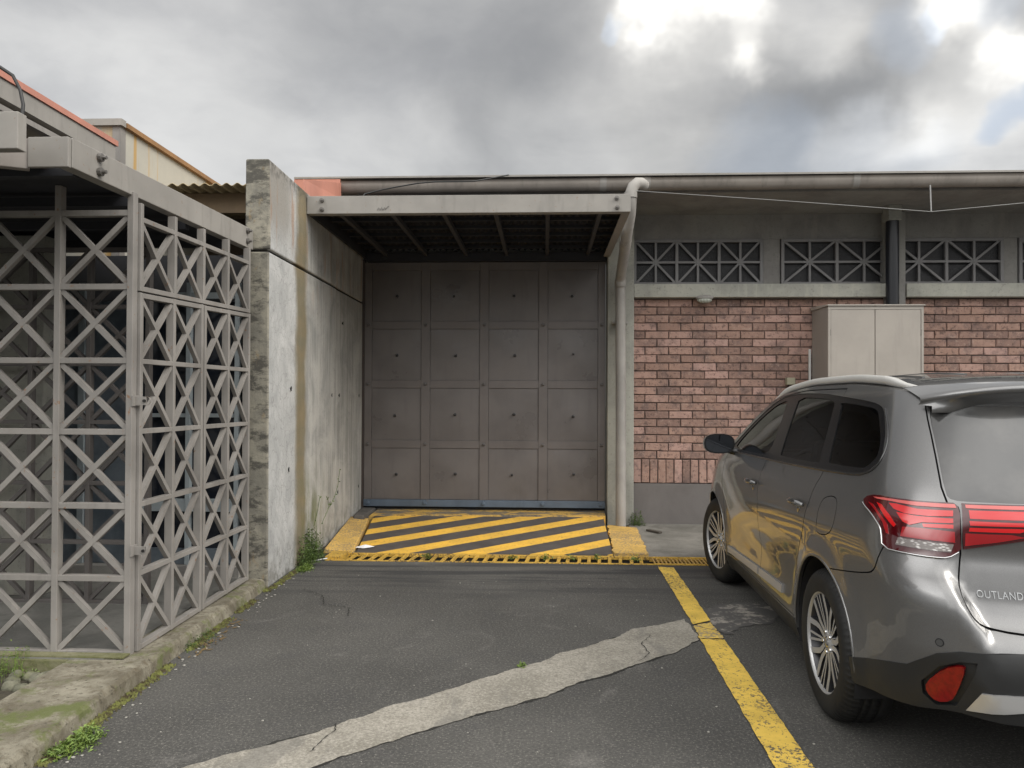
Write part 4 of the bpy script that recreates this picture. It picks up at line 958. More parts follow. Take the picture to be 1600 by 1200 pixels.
gate_line = [(-.300, 1.515), (-.306, 1.481), (-.349, 1.346), (-.403, 1.131), (-.448, 1.125), (-.460, 1.094), (-.485, .965), (-.474, .90), (-.463, .85), (-.450, .79), (-.458, .745), (-.50, .708), (-.56, .695), (-.66, .690), (-.85, .685), (-SR, .685)]
GATE = [(-.30, 1.60), (-.3001, 1.515)]+gate_line[1:]+[(-SR, 1.60)]
gate_gap = ribbon(rnd_poly(gate_line, 1, False), .007)
GGLASS = rnd_poly([(-.322, 1.50), (-.330, 1.44), (-.362, 1.335), (-.405, 1.16), (-.43, 1.140), (-.5, 1.139), (-.8, 1.140)], 1, False)+[(-SR, 1.140), (-SR, 1.50)]
RDOOR = X([(1.43, 1.64), (1.395, 1.54), (1.19, 1.195), (1.185, 1.165), (1.22, 1.09), (1.235, 1.0), (1.30, .888), (1.375, .775), (1.46, .66), (1.49, .50), (1.50, .335), (2.30, .325), (2.31, .46), (2.315, .646), (2.29, .80), (2.268, .865), (2.255, 1.0), (2.25, 1.12), (2.26, 1.17), (2.36, 1.64)])
FDOOR = X([(2.36, 1.64), (2.26, 1.17), (2.25, 1.12), (2.255, 1.0), (2.268, .865), (2.29, .80), (2.315, .646), (2.31, .46), (2.30, .325), (3.27, .33), (3.30, .45), (3.38, .70), (3.40, .95), (3.36, 1.09), (3.30, 1.115), (3.28, 1.19), (3.0, 1.64)])
# upper ends of the doors follow the roof edge
def clip_top(poly, dz=.022): return [(s, min(z, zedge(s)-dz)) for s, z in dens(poly, .05)]
RDOOR = clip_top(RDOOR); FDOOR = clip_top(FDOOR)
gapR = ribbon(RDOOR+[RDOOR[0]], .006); gapF = ribbon(FDOOR+[FDOOR[0]], .006)
bump_line = [(.60, .640), (.388, .737), (.219, .766), (.031, .808), (-.042, .828), (-.10, .86), (-.15, .90), (-.185, .936)]
gapB = ribbon(rnd_poly(bump_line, 1, False), .005)
CLADL = [(.25, .38), (.098, .421), (.03, .448), (-.042, .472), (-.13, .498), (-.218, .520), (-.265, .556), (-.322, .598), (-.40, .622), (-.604, .636), (-SR, .642)]
LOWER = CLADL+[(-SR, botz(-SR))]+[(s, botz(s)) for s in (-.9, -.6, -.427, -.36, -.294, -.18, -.078, 0, .063, .25)]
SILL = X([(1.44, .20), (1.46, .318), (3.32, .312), (3.34, .20)])
fuel = rnd_poly([(.417, 1.051), (.326, 1.07), (.267, 1.061), (.242, 1.017), (.268, .935), (.347, .887), (.461, .869), (.494, .881), (.471, .929), (.447, 1.016)], 2)
gapFuel = ribbon(fuel+[fuel[0]], .004)
REFLH = [(-.284, .474), (-.337, .552), (-.398, .584), (-.452, .590), (-.435, .511), (-.410, .410), (-.349, .392), (-.298, .425)]
REFL = rnd_poly([(-.3, .474), (-.352, .547), (-.405, .571), (-.417, .558), (-.406, .467), (-.394, .422), (-.348, .407), (-.31, .436)], 1)
SKID = [(-.467, .487), (-.591, .497), (-.9, .50), (-SR, .50), (-SR, .44), (-.9, .44), (-.591, .442), (-.438, .408)]
PLATE = rnd_poly([(-.735, .985), (-.735, .80), (-.79, .775), (-SR, .775)], 1, False)+[(-SR, .985)]
patch('body', FULL, [DLO, RDOOR, FDOOR, gapR, gapF, ARCH_R, ARCH_F, GATE, gate_gap, LAMP, LOWER, gapB, gapFuel, SILL], 0, PAINT, CAR, .02, .033)
lg = patch('liftgate', [(s, min(z, 1.53)) for s, z in GATE], [gate_gap, GGLASS, GLAMP, PLATE], 0, PAINT, CAR, .02, .03)[0]
patch('inner_shell', FULL, [DLO, ARCH_R, ARCH_F, [(s, z) for s, z in GGLASS]], -.030, INNER, CAR, 0, .07)
for dn, poly, ex in (('rear_door', RDOOR, [gapR, DLO, ARCH_R, SILL, gapF]), ('front_door', FDOOR, [gapF, DLO, ARCH_F, SILL, gapR])):
    res = patch(dn, poly, ex, 0, PAINT, CAR, .02, .033)
    hx = 1.385 if dn == 'rear_door' else 2.385; hz = .978
    for sgn, do in zip((1, -1), res):
        hp = []
        for k in range(9):
            t = k/8; s = s_of_x(hx-.105+.21*t, hz); q = csurf(s, hz+.004*math.sin(t*math.pi), .012+.026*math.sin(min(1, max(0, t*1.02))*math.pi)**.5)
            hp.append((q.x, q.y*sgn, q.z))
        hm = MB(); hm.tube(hp, [.010, .015, .017, .017, .0175, .0175, .0175, .016, .011], 12)
        ho = hm.build('handle', PAINT_H if False else mat('handle_bright_grey', base=(.30, .30, .30), rough=.12, metal=.9), do, local=True)
        q = csurf(s_of_x(hx+.01, hz-.028), hz-.028, -.004); MB().ball((q.x, q.y*sgn, q.z), .036, 0, 16, (1.0, .25, .95)).build('handle_cup', mat('handle_bright_grey'), do, local=True)
patch('lower_bumper', LOWER, [REFLH, SKID], .004, CLAD, CAR, .02, .03)
patch('side_sill', SILL, [ARCH_R, ARCH_F], .002, CLAD, CAR, .02, .05)
patch('window_trim', DLO, [FG, RG, QG], -.004, TRIMB, CAR, .012, .04)
for nm, pl in (('front_side_glass', FG), ('rear_side_glass', RG), ('quarter_glass', QG)): patch(nm, pl, [], -.009, CGLASS, CAR, 0, .05)
# bright line round the quarter window and along the belt
def surf_tube(name, line, r, off, mt, parent, sides=(1, -1), n=8, label=None):
    for sg in sides:
        pts = [csurf(s, z, off) for s, z in line]; o_ = MB().tube([(p.x, p.y*sg, p.z) for p in pts], r, n).build(name, mt, parent, local=True)
        if label: o_['label'] = label
belt = X([(3.30, 1.122), (2.6, 1.133), (1.9, 1.147), (1.2, 1.167), (.80, 1.183), (.70, 1.20), (.625, 1.235), (.622, 1.31), (.685, 1.395), (.80, 1.48)])
surf_tube('window_moulding', dens(rnd_poly(belt, 2, False), .05, False), .006, .001, mat('belt_moulding', base=(.07, .07, .07), rough=.2, metal=.7), CAR)
# liftgate glass, lamps
patch('rear_window', GGLASS, [], -.004, RGLASS, lg, .008, .05)
la = patch('tail_lamp', LAMP, [], .006, REDD, CAR, .02, .02)
R1 = [(-.06, 1.093), (-.104, 1.088), (-.166, 1.058), (-.211, 1.025), (-.222, .99), (-.209, .993), (-.185, 1.031), (-.131, 1.067)]
R2 = [(-.124, 1.099), (-.158, 1.094), (-.212, 1.062), (-.248, 1.029), (-.24, 1.02), (-.19, 1.054)]
R3 = [(-.193, 1.105), (-.23, 1.106), (-.317, 1.097), (-.437, 1.102), (-.44, 1.082), (-.362, 1.075), (-.274, 1.075), (-.223, 1.086)]
R4 = [(-.238, 1.076), (-.317, 1.071), (-.442, 1.074), (-.445, 1.058), (-.342, 1.051), (-.299, 1.036), (-.273, 1.044)]
R5 = [(-.343, 1.046), (-.446, 1.053), (-.448, 1.039), (-.349, 1.034)]
R6 = [(-.274, 1.026), (-.34, 1.030), (-.454, 1.028), (-.459, .989), (-.363, .990), (-.269, .991)]
CL = [(-.261, .985), (-.353, .984), (-.455, .982), (-.443, .953), (-.362, .954), (-.249, .957)]
TOPR = [(-.09, 1.117), (-.16, 1.121), (-.30, 1.122), (-.44, 1.125), (-.447, 1.112), (-.31, 1.108), (-.20, 1.113), (-.12, 1.112)]
def lampbits(par, items):
    for nm, pl, mt, off in items:
        r_ = patch(nm, pl, [], off, mt, par[0], .004, .02, mirror=True)
        r_[1].parent = par[-1]
lampbits(la, [('lens_bar', R1, RED, .0085), ('lens_bar', R2, REDB, .009), ('lens_bar', R3, REDB, .009), ('lens_bar', R4, REDB, .009), ('lens_bar', R5, REDB, .009), ('reflector', R6, RED, .0085), ('clear_lens', CL, CLEARL, .0085), ('lens_top', TOPR, REDP, .0085)])
edge = [(-.01, 1.083), (-.032, 1.074), (-.106, 1.054), (-.165, 1.020), (-.185, .995), (-.186, .934), (-.301, .930), (-.382, .929), (-.433, .931), (-.473, .954)]
for sg, p_ in ((1, la[0]), (-1, la[1])): surf_tube('lamp_edge', dens(rnd_poly(edge, 1, False), .03, False), .0032, .007, CHROME, p_, (sg,))
ga = patch('liftgate_lamp', GLAMP, [], .006, REDD, lg, .02, .02)
G1 = [(-.488, 1.107), (-.674, 1.111), (-.80, 1.112), (-.825, 1.09), (-.79, 1.082), (-.675, 1.081), (-.496, 1.078)]
G2 = [(-.495, 1.070), (-.667, 1.072), (-.76, 1.074), (-.72, 1.060), (-.659, 1.059), (-.501, 1.055)]
G3 = [(-.5, 1.047), (-.66, 1.052), (-.70, 1.051), (-.664, 1.038), (-.5, 1.034)]
G4 = [(-.49, 1.026), (-.64, 1.030), (-.685, 1.022), (-.60, 1.0), (-.495, .979)]
GT = [(-.475, 1.126), (-.675, 1.130), (-.79, 1.131), (-.80, 1.118), (-.675, 1.117), (-.478, 1.114)]
for sgi in (0, 1):
    for nm, pl, mt, off in [('lens_bar', G1, REDB, .009), ('lens_bar', G2, REDB, .009), ('lens_bar', G3, REDB, .009), ('reflector', G4, RED, .0085), ('lens_top', GT, REDP, .0085)]:
        r_ = patch(nm, pl, [], off, mt, ga[sgi], .004, .03)
        bpy.data.objects.remove(r_[1-sgi])
patch('lower_reflector', REFL, [], .006, mat('reflector_red', lambda g, b: g.set(b.inputs['Base Color'], g.mix(g.map(g.noise(g.pos((1, 1, 1), True), 60, 2, .6), .4, .7), (.20, .002, .003), (.13, .001, .002))), rough=.3), CAR, .02, .02)
patch('reflector_pocket', REFLH, [], -.012, CLAD, CAR, 0, .03)
patch('skid_plate', SKID, [], .012, mat('silver_skid_paint', base=(.50, .50, .50), rough=.3, metal=.6), CAR, .03, .03)
patch('number_plate_recess', PLATE, [], -.02, CLAD, lg, 0, .04)
pl_o = MB().box(.145, .150, -.25, .25, .82, .94).build('number_plate', mat('plain_plate', base=(.6, .6, .58), rough=.4), lg, local=True, bevel=.002)
MB().box(.118, .150, -.36, .36, .985, 1.025).build('plate_garnish', CHROME, lg, local=True, bevel=.006)
sn = csurf(-.333, .640, .001); nn_ = cnorm(-.333, .640)
for sg in (1, -1):
    a_ = (sn.x, sn.y*sg, sn.z); nv = Vector((nn_.x, nn_.y*sg, nn_.z))
    MB().tube([Vector(a_)-nv*.01, Vector(a_)+nv*.0015], .0115, 20).build('parking_sensor', mat('sensor_grey', base=(.10, .10, .10), rough=.3, metal=.5), CAR, local=True)
    MB().tube([Vector(a_)-nv*.01, Vector(a_)+nv*.0006], .0150, 20).build('sensor_ring', INNER, CAR, local=True)
# wheel arch lips, door garnish
for (ax, r_) in ((AX, .408), (FX, .402)):
    ln = X([(ax+(r_+.004)*math.cos(a), HUBZ+(r_+.004)*math.sin(a)) for a in np.linspace(.0, math.pi, 40)])
    surf_tube('arch_lip', ln, .0075, -.003, PAINT, CAR)
    for sg in (1, -1):
        m = MB(); vs = []; N = 30
        for i in range(N+1):
            a = -.3+(math.pi+.6)*i/N
            for yy in (.875, .845, .52): vs.append((ax+(r_-.002 if yy > .6 else r_-.03)*math.cos(a), yy*sg, HUBZ+(r_-.002 if yy > .6 else r_-.03)*math.sin(a)))
        m.add(vs, [(3*i+j, 3*i+j+1, 3*i+j+4, 3*i+j+3) for i in range(N) for j in range(2)], 0, True); m.build('arch_liner', INNER, CAR, local=True)
for a_, b_ in ((1.75, 2.295), (2.325, 3.24)):
    ln = [(a_+(b_-a_)*t) for t in np.linspace(0, 1, 14)]
    zz_ = lambda x: .432-(x-1.75)*.042
    gpoly = X([(x, zz_(x)+.024) for x in ln]+[(x, zz_(x)-.022) for x in ln[::-1]])
    patch('door_garnish', gpoly, [], .014, mat('silver_garnish', base=(.46, .45, .44), rough=.35, metal=.5), CAR, .02, .03)
# roof, windscreen, bonnet: one continuous top skin
crown = herm([.4, .9, 2.4, 3.0, 3.58, 4.2, 4.7], [.035, .062, .062, .055, .05, .06, .02])
def topp(s, v):
    z = zedge(s); p = P(s, z); x = p[0]
    cv = crown(x)
    # across curvature: flat in the middle, turning down at the edges
    return Vector((x+(.10*(1-v*v) if 2.6 < x < 3.6 else 0), p[1]*v, z+cv*(1-abs(v)**2.6)))
SS = list(np.linspace(-SR+.001, LS+SF-.001, 150)); VV = list(np.linspace(-1, 1, 41))
T0 = [[None]*len(VV) for _ in SS]
for i, s in enumerate(SS):
    z = zedge(s); p = P(s, z); x = p[0]; sh = .10*sm(2.55, 2.75, x)*(1-sm(3.45, 3.62, x))
    for j, v in enumerate(VV): T0[i][j] = (x+sh*(1-v*v), p[1]*v, z+crown(x)*(1-abs(v)**2.6))
def topskin(name, test, mt, par):
    vs = []; fs = []; ids = {}
    def vid(i, j):
        if (i, j) not in ids: ids[(i, j)] = len(vs); vs.append(T0[i][j])
        return ids[(i, j)]
    for i in range(len(SS)-1):
        for j in range(len(VV)-1):
            xm = (T0[i][j][0]+T0[i+1][j+1][0])/2; v = (VV[j]+VV[j+1])/2; xs_ = T0[i][0][0]
            if test(xs_, v): fs.append((vid(i, j), vid(i, j+1), vid(i+1, j+1), vid(i+1, j)))
    m = MB(); m.add(vs, fs, 0, True); return m.build(name, mt, par, local=True)
topskin('roof', lambda x, v: x < 2.66 or (2.66 <= x < 3.50 and abs(v) > .93), PAINT, CAR)
topskin('windscreen', lambda x, v: 2.66 <= x < 3.50 and abs(v) <= .93, CGLASS, CAR)
topskin('bonnet', lambda x, v: x >= 3.50, PAINT, CAR)
for v0 in (-.62, -.31, .31, .62):   # pressed roof ribs
    pts = []
    for i in range(len(SS)):
        if .95 < T0[i][0][0] < 2.4 and SS[i] > .2:
            a_ = T0[i][0]; y_ = a_[1]*-1*v0 if False else P(SS[i], zedge(SS[i]))[1]*v0
            pts.append((a_[0], y_, zedge(SS[i])+crown(a_[0])*(1-abs(v0)**2.6)-.002))
    MB().tube(pts, .009, 6).build('roof_rib', PAINT, CAR, local=True)
# spoiler over the rear glass
sp_ = MB(); rows_ = []; NY = 30
for i in range(NY+1):
    t = i/NY*2-1; y = .635*t; e = abs(t)**5
    xr_ = .345+.20*e+.03*t*t; zt = 1.588-.040*e-.012*t*t
    xf = .80-.05*e; zf = 1.640-.062*abs(t)**2.6-.002
    rows_.append([(xf, y, zf), ((xf+xr_)/2+.04, y, (zf+zt)/2+.012), (xr_+.03, y, zt+.004), (xr_, y, zt-.006), (xr_, y, zt-.024), (xr_+.02, y, zt-.034), (.462+.03*t*t, y*.985, 1.497), (.50, y*.98, 1.47)])
k = 8; sp_.add([p for r_ in rows_ for p in r_], [(i*k+j, i*k+j+1, (i+1)*k+j+1, (i+1)*k+j) for i in range(NY) for j in range(k-1)], 0, True)
sp_.build('spoiler', PAINT, CAR, local=True)
MB().box(.338, .352, -.16, .16, 1.556, 1.572).build('brake_light', RED, CAR, local=True)
# roof rails
for sg in (1, -1):
    pts = []; rr = []
    for t in np.linspace(0, 1, 26):
        s = -.23+2.75*t; z = zedge(s); p = P(s, z); lift = .026*min(1, (math.sin(math.pi*min(1, max(0, t)))*3.2))**.8
        pts.append((p[0], (p[1]-.035)*sg, z+.008+lift*.9)); rr.append(.022 if .05 < t < .95 else .014)
    m = MB(); m.tube(pts, rr, 12); m.v = [(q[0], q[1], q[2]) for q in m.v]; m.build('roof_rail', mat('silver_rail', base=(.66, .65, .62), rough=.3, metal=.4), CAR, local=True)
    gk = MB().tube([(q_[0], q_[1], q_[2]-.024) for q_ in pts[1:-1]], .012, 8); gk.build('rail_gap_shade', TRIMB, CAR, local=True)  # black strip added as the shaded gap line under the rail
# door mirrors
for sg in (1, -1):
    m = MB(); c = Vector((3.13, .975*sg, 1.185)); mc = MB()
    N = 18; prof = [(.0, .0), (.0, .97), (.035, 1.0), (.09, .86), (.13, .55), (.15, .0)]
    def shp(a): return (.118*abs(math.cos(a))**.75*math.copysign(1, math.cos(a)), .078*abs(math.sin(a))**.75*math.copysign(1, math.sin(a)))
    vs = []
    for x_, k_ in prof[1:]:
        for i in range(N): q = shp(2*math.pi*i/N); vs.append((c.x+x_, c.y+q[0]*max(k_, .001), c.z+q[1]*max(k_, .001)))
    mc.add(vs, [(r_*N+i, r_*N+(i+1) % N, (r_+1)*N+(i+1) % N, (r_+1)*N+i) for r_ in range(len(prof)-2) for i in range(N)], 0, True)
    mo = mc.build('door_mirror', TRIMB if False else PAINT, CAR, local=True)
    g1 = MB(); vv = [(c.x+.004, c.y+shp(2*math.pi*i/N)[0]*.97, c.z+shp(2*math.pi*i/N)[1]*.97) for i in range(N)]; g1.add(vv, [tuple(range(N))]); g1.build('mirror_bezel', TRIMB, mo, local=True)
    g2 = MB(); vv = [(c.x+.001, c.y+shp(2*math.pi*i/N)[0]*.86, c.z+shp(2*math.pi*i/N)[1]*.84) for i in range(N)]; g2.add(vv, [tuple(range(N))]); g2.build('mirror_glass', mat('dark_reflection_mirror', base=(.12, .125, .14), rough=.03, metal=1.), mo, local=True)  # dark tint stands in for the mirror's dark reflection
    MB().tube([(3.16, .83*sg, 1.12), (3.17, .88*sg, 1.13), (3.17, .93*sg, 1.145)], [.03, .026, .024], 10).build('mirror_arm', TRIMB, mo, local=True)
# wheels
def spoke(m, a0, pts, w0, w1):
    P3 = []
    for r_, da in pts: a = a0+da; P3.append(Vector((r_*math.cos(a), 0, r_*math.sin(a))))
    n_ = len(P3); L = []; Rr = []
    for i, p in enumerate(P3):
        t = (P3[min(i+1, n_-1)]-P3[max(i-1, 0)]).normalized(); u = Vector((-t.z, 0, t.x)); w = w0+(w1-w0)*i/(n_-1)
        yf = -.030+.016*(pts[i][0]/.22)**2; L.append((p-u*w/2, p+u*w/2, yf))
    for i in range(n_-1):
        (a, b, y0), (c, d, y1) = L[i], L[i+1]; q = lambda p, y: (p.x, y, p.z); D_ = .032
        vs = [q(a, y0), q(b, y0), q(d, y1), q(c, y1), q(a*1.0, y0-D_), q(b, y0-D_), q(d, y1-D_), q(c, y1-D_)]
        m.add(vs, [(0, 1, 2, 3)], 0); m.add(vs, [(0, 4, 5, 1), (1, 5, 6, 2), (3, 2, 6, 7), (0, 3, 7, 4), (4, 7, 6, 5)], 1)
def make_wheel(cx_, cy_, side, turn, steer=0):
    w = bpy.data.objects.new('wheel', None); COL.objects.link(w); w.parent = CAR; w.location = (cx_, cy_, HUBZ); w.rotation_euler = (0, 0, (0 if side > 0 else math.pi)+steer)
    prof = [(.228, -.012), (.236, -.001), (.243, .001), (.262, .004), (.292, .006), (.315, .002), (.332, -.008), (.343, -.022), (.3505, -.040), (.352, -.060), (.352, -.075), (.345, -.076), (.345, -.084), (.352, -.085), (.3525, -.108), (.345, -.109), (.345, -.117), (.3525, -.118), (.352, -.150), (.345, -.151), (.345, -.159), (.352, -.160), (.350, -.190), (.340, -.212), (.318, -.226), (.24, -.224), (.228, -.21)]
    def wob(i, j, r_):
        if j in (6, 7, 8, 9) and i % 3 == 0: return r_-.006
        if j in (13, 14, 17, 18) and i % 3 == 1: return r_-.004
        return r_
    MB().lathe(prof, (0, 0, 0), 'y', 216, 0, wob).build('tyre', RUB, w, local=True)
    rm = MB()
    rm.lathe([(.226, -.016), (.232, -.004), (.2375, -.001), (.239, -.006), (.239, -.02)], (0, 0, 0), 'y', 72, 0)
    rm.lathe([(.226, -.016), (.218, -.03), (.205, -.10), (.205, -.20)], (0, 0, 0), 'y', 72, 1)
    for k_ in range(5):
        a0 = turn+k_*2*math.pi/5
        for sg in (1, -1):
            spoke(rm, a0, [(.045, sg*.33), (.095, sg*.165), (.125, sg*.15), (.155, sg*.20), (.230, sg*.300)], .023, .029)
            spoke(rm, a0+math.pi/5, [(.048, sg*.05), (.10, sg*.075), (.230, sg*.085)], .010, .013)
    rm.lathe([(0, -.022), (.030, -.022), (.034, -.026), (.062, -.034), (.066, -.05), (.066, -.07)], (0, 0, 0), 'y', 40, 0)
    rm.build('rim', [ALLOY, ALLOYD], w, local=True, fix=False)
    MB().lathe([(0, -.016), (.024, -.017), (.029, -.022)], (0, 0, 0), 'y', 28).build('hub_cap', CHROME, w, local=True)
    for k_ in range(5):
        a = turn+(k_+.5)*2*math.pi/5; MB().lathe([(0, -.020), (.008, -.020), (.010, -.026), (.010, -.036)], (.049*math.cos(a), 0, .049*math.sin(a)), 'y', 8).build('wheel_nut', CHROME, w, local=True)
    MB().lathe([(.06, -.105), (.150, -.105), (.150, -.125), (.06, -.125)], (0, 0, 0), 'y', 48).build('brake_disc', DISC, w, local=True)
    MB().lathe([(0, -.13), (.21, -.14)], (0, 0, 0), 'y', 32).build('wheel_back', INNER, w, local=True)
    return w
make_wheel(AX, .885, 1, 1.75); make_wheel(AX, -.885, -1, .4); make_wheel(FX, .885, 1, 1.25, R(11)); make_wheel(FX, -.885, -1, 2.1, R(11))
# floor pan and cabin
MB().box(.60, 4.45, -.60, .60, .26, .40).box(AX+.45, FX-.45, -.80, .80, .25, .42).build('underbody', INNER, CAR, local=True)
MB().box(.45, 1.5, -.78, .78, .75, .80).box(1.48, 3.5, -.78, .78, .42, .5).build('cabin_floor', INNER, CAR, local=True)
def seat(x, y, w, name='front_seat'):
    m = MB(); m.hexa([(x, y-w/2, .55), (x+.5, y-w/2, .6), (x+.5, y+w/2, .6), (x, y+w/2, .55)], [(x, y-w/2, .78), (x+.5, y-w/2, .82), (x+.5, y+w/2, .82), (x, y+w/2, .78)])
    m.hexa([(x, y-w/2, .6), (x+.14, y-w/2, .65), (x+.14, y+w/2, .65), (x, y+w/2, .6)], [(x-.16, y-w*.42, 1.26), (x-.06, y-w*.42, 1.27), (x-.06, y+w*.42, 1.27), (x-.16, y+w*.42, 1.26)])
    o_ = m.build(name, SEATM, CAR, local=True, bevel=.03)
    for yy in ((y,) if w < .7 else (y-.4, y, y+.4)): MB().ball((x-.13, yy, 1.36), .13, 0, 14, (.42, 1.0, .75)).build('headrest', SEATM, o_, local=True)
seat(2.25, .37, .5); seat(2.25, -.37, .5); seat(1.35, 0, 1.25, 'rear_seat')
MB().hexa([(3.0, -.72, .8), (3.4, -.72, .8), (3.4, .72, .8), (3.0, .72, .8)], [(3.08, -.72, 1.07), (3.5, -.70, 1.10), (3.5, .70, 1.10), (3.08, .72, 1.07)]).build('dashboard', INNER, CAR, local=True, bevel=.03)
st_ = [(2.86+.05*math.sin(a)*-1, .37+.18*math.cos(a), 1.0+.17*math.sin(a)) for a in np.linspace(0, 2*math.pi, 25)]
MB().tube(st_, .014, 8).build('steering_wheel', INNER, CAR, local=True)
# headlights, grille and front plate area (seen only from other positions)
hl = patch('headlight', [(LS+.45, .76), (LS+.50, .90), (LS+.95, .84), (LS+1.15, .78), (LS+1.1, .72)], [], .006, CLEARL, CAR, .01, .04)
gr_p = patch('front_grille', [(LS+1.12, .40), (LS+1.1, .62), (LS+SF, .64), (LS+SF, .40)], [], .006, TRIMB, CAR, .01, .04)
# badge lettering on the liftgate, laid on its curved skin
cu = bpy.data.curves.new('lettering', 'FONT'); cu.body = 'OUTLANDER'; cu.size = 1; cu.extrude = 0; cu.space_character = 1.08
to = bpy.data.objects.new('lettering', cu); COL.objects.link(to); bpy.context.view_layer.update()
tm = bpy.data.meshes.new_from_object(to.evaluated_get(bpy.context.evaluated_depsgraph_get())); bpy.data.objects.remove(to)
bm = bmesh.new(); bm.from_mesh(tm); bmesh.ops.triangulate(bm, faces=bm.faces)
mx_ = max(v.co.x for v in bm.verts); mn_ = min(v.co.x for v in bm.verts); my_ = max(v.co.y for v in bm.verts)
m = MB(); bm.verts.ensure_lookup_table(); N = len(bm.verts)
front = [];  back_ = []
for v in bm.verts:
    u = (v.co.x-mn_)/(mx_-mn_); s = -.523-u*.185; z = .797+.002*u+v.co.y/my_*.026; a_ = csurf(s, z, .0045); b_ = csurf(s, z, -.002); front.append(tuple(a_)); back_.append(tuple(b_))
fs = [[v.index for v in f.verts] for f in bm.faces]; m.add(front+back_, fs)
for e in bm.edges:
    if len(e.link_faces) == 1: a_, b_ = e.verts[0].index, e.verts[1].index; m.f.append([a_, b_, b_+N, a_+N]); m.m.append(0); m.sm.append(False)
m.build('badge_lettering', CHROME, lg, local=True)
bm.free()
# ============================================================ WEEDS, STONES, LITTER
def tuft(name, label, pts, n, size, h, mt=None, seed=1, spread=None, group=None, cat='weed', stem=False):
    rnd = random.Random(seed); m = MB(); base = Vector(pts[0])
    for k in range(n):
        c = Vector(pts[rnd.randrange(len(pts))]); sp = spread or size*3
        p = c+Vector((rnd.gauss(0, sp), rnd.gauss(0, sp), 0)); z = max(.004, rnd.random()**1.3*h*math.exp(-((p-c).length/(sp*1.8))**2))
        p = Vector((p.x, p.y, c.z+z)); a = rnd.uniform(0, 6.28); el = rnd.uniform(-.2, 1.0)
        t = Vector((math.cos(a)*math.cos(el), math.sin(a)*math.cos(el), math.sin(el))); s_ = Vector((-math.sin(a), math.cos(a), rnd.uniform(-.4, .4))); s_.normalize()
        L = size*rnd.uniform(.6, 1.3); w = L*rnd.uniform(.28, .42); nn = t.cross(s_)
        m.add([p, p+t*L*.45+s_*w*.5+nn*L*.06, p+t*L-Vector((0, 0, L*.18)), p+t*L*.45-s_*w*.5+nn*L*.06], [(0, 1, 2, 3)], 0)
        if rnd.random() < .25: m.tube([(p.x, p.y, c.z-.005), tuple(p)], .0012, 4, 0, False)
    o = m.build(name, mt or LEAF, loc=tuple(base), fix=False); return tag(o, label, cat, group)
tuft('weed', 'leafy green weed growing at the kerb foot, nearest the camera', [(-2.02, 3.20, 0), (-2.03, 3.30, 0), (-2.05, 3.12, 0), (-2.02, 3.26, 0)], 520, .028, .06, seed=2, spread=.032)
tuft('weed', 'mossy weed clump at the kerb foot beside the lattice corner', [(-2.13, 4.62, 0), (-2.13, 4.5, 0), (-2.135, 4.72, 0)], 220, .018, .05, LEAFD, seed=3, spread=.03)
tuft('weed', 'bushy green weed at the foot of the streaked concrete wall', [(-2.17, 6.75, 0), (-2.18, 6.95, 0), (-2.20, 7.15, 0), (-2.2, 7.0, 0)], 1300, .034, .30, LEAFD, seed=4, spread=.05)
tuft('weed', 'low bright green grass at the wall foot left of the yellow kerb', [(-2.11, 6.60, 0), (-2.115, 6.66, 0), (-2.12, 6.54, 0)], 480, .022, .05, seed=5, spread=.032)
tuft('weed', 'small green weed beside the foot of the grey downpipe', [(1.10, 9.15, .01), (1.14, 9.1, .01), (1.06, 9.1, .01)], 260, .03, .20, LEAFD, seed=6, spread=.03)
for i, (x, y, lab) in enumerate([(-.30, 7.17, 'green sprout in the drain slots left of the middle'), (.02, 7.18, 'green sprout in the middle of the drain slots'), (.26, 7.17, 'tiny grass sprout right of the middle of the drain'), (.50, 7.20, 'tall grass sprout in the drain slots below the ramp right end'), (.86, 7.17, 'green sprout at the right end of the slotted drain'), (-1.12, 7.17, 'yellow green sprout near the left end of the slotted drain')]):
    tuft('sprout', lab, [(x, y, .0)], 34, .035, .05, seed=20+i, spread=.022)
tuft('weed', 'small grass tuft on the upper edge of the pale concrete strip', [(-.126, 4.29, .004)], 70, .020, .02, seed=9, spread=.012)
tuft('weed', 'feathery weed rising in front of the lattice bottom rail at far left', [(-2.98, 3.98, .02), (-3.1, 3.95, .02), (-2.86, 3.99, .02)], 420, .022, .20, seed=10, spread=.05)
# thin wall plant
wp = MB(); rnd = random.Random(5)
for st in [[(-2.19, 7.35, .28), (-2.15, 7.45, .42), (-2.13, 7.6, .52), (-2.13, 7.72, .63), (-2.14, 7.82, .78)], [(-2.19, 7.1, .30), (-2.16, 7.12, .45), (-2.15, 7.16, .58)], [(-2.15, 7.45, .42), (-2.13, 7.36, .52), (-2.13, 7.30, .56)]]:
    wp.tube(st, .0025, 5)
    for i in range(len(st)-1):
        for k in range(5):
            p = Vector(st[i]).lerp(Vector(st[i+1]), rnd.random()); a = rnd.uniform(0, 6.28); t = Vector((math.cos(a)*.5, math.sin(a), rnd.uniform(-.2, .8))).normalized(); s_ = t.cross(Vector((1, 0, .3))).normalized(); L = rnd.uniform(.02, .035)
            wp.add([p, p+t*L*.5+s_*L*.2, p+t*L, p+t*L*.5-s_*L*.2], [(0, 1, 2, 3)])
tag(wp.build('wall_plant', LEAFD, loc=(-2.19, 7.3, .28), fix=False), 'thin leafy plant stems growing out of the concrete wall by the gate', 'plant')
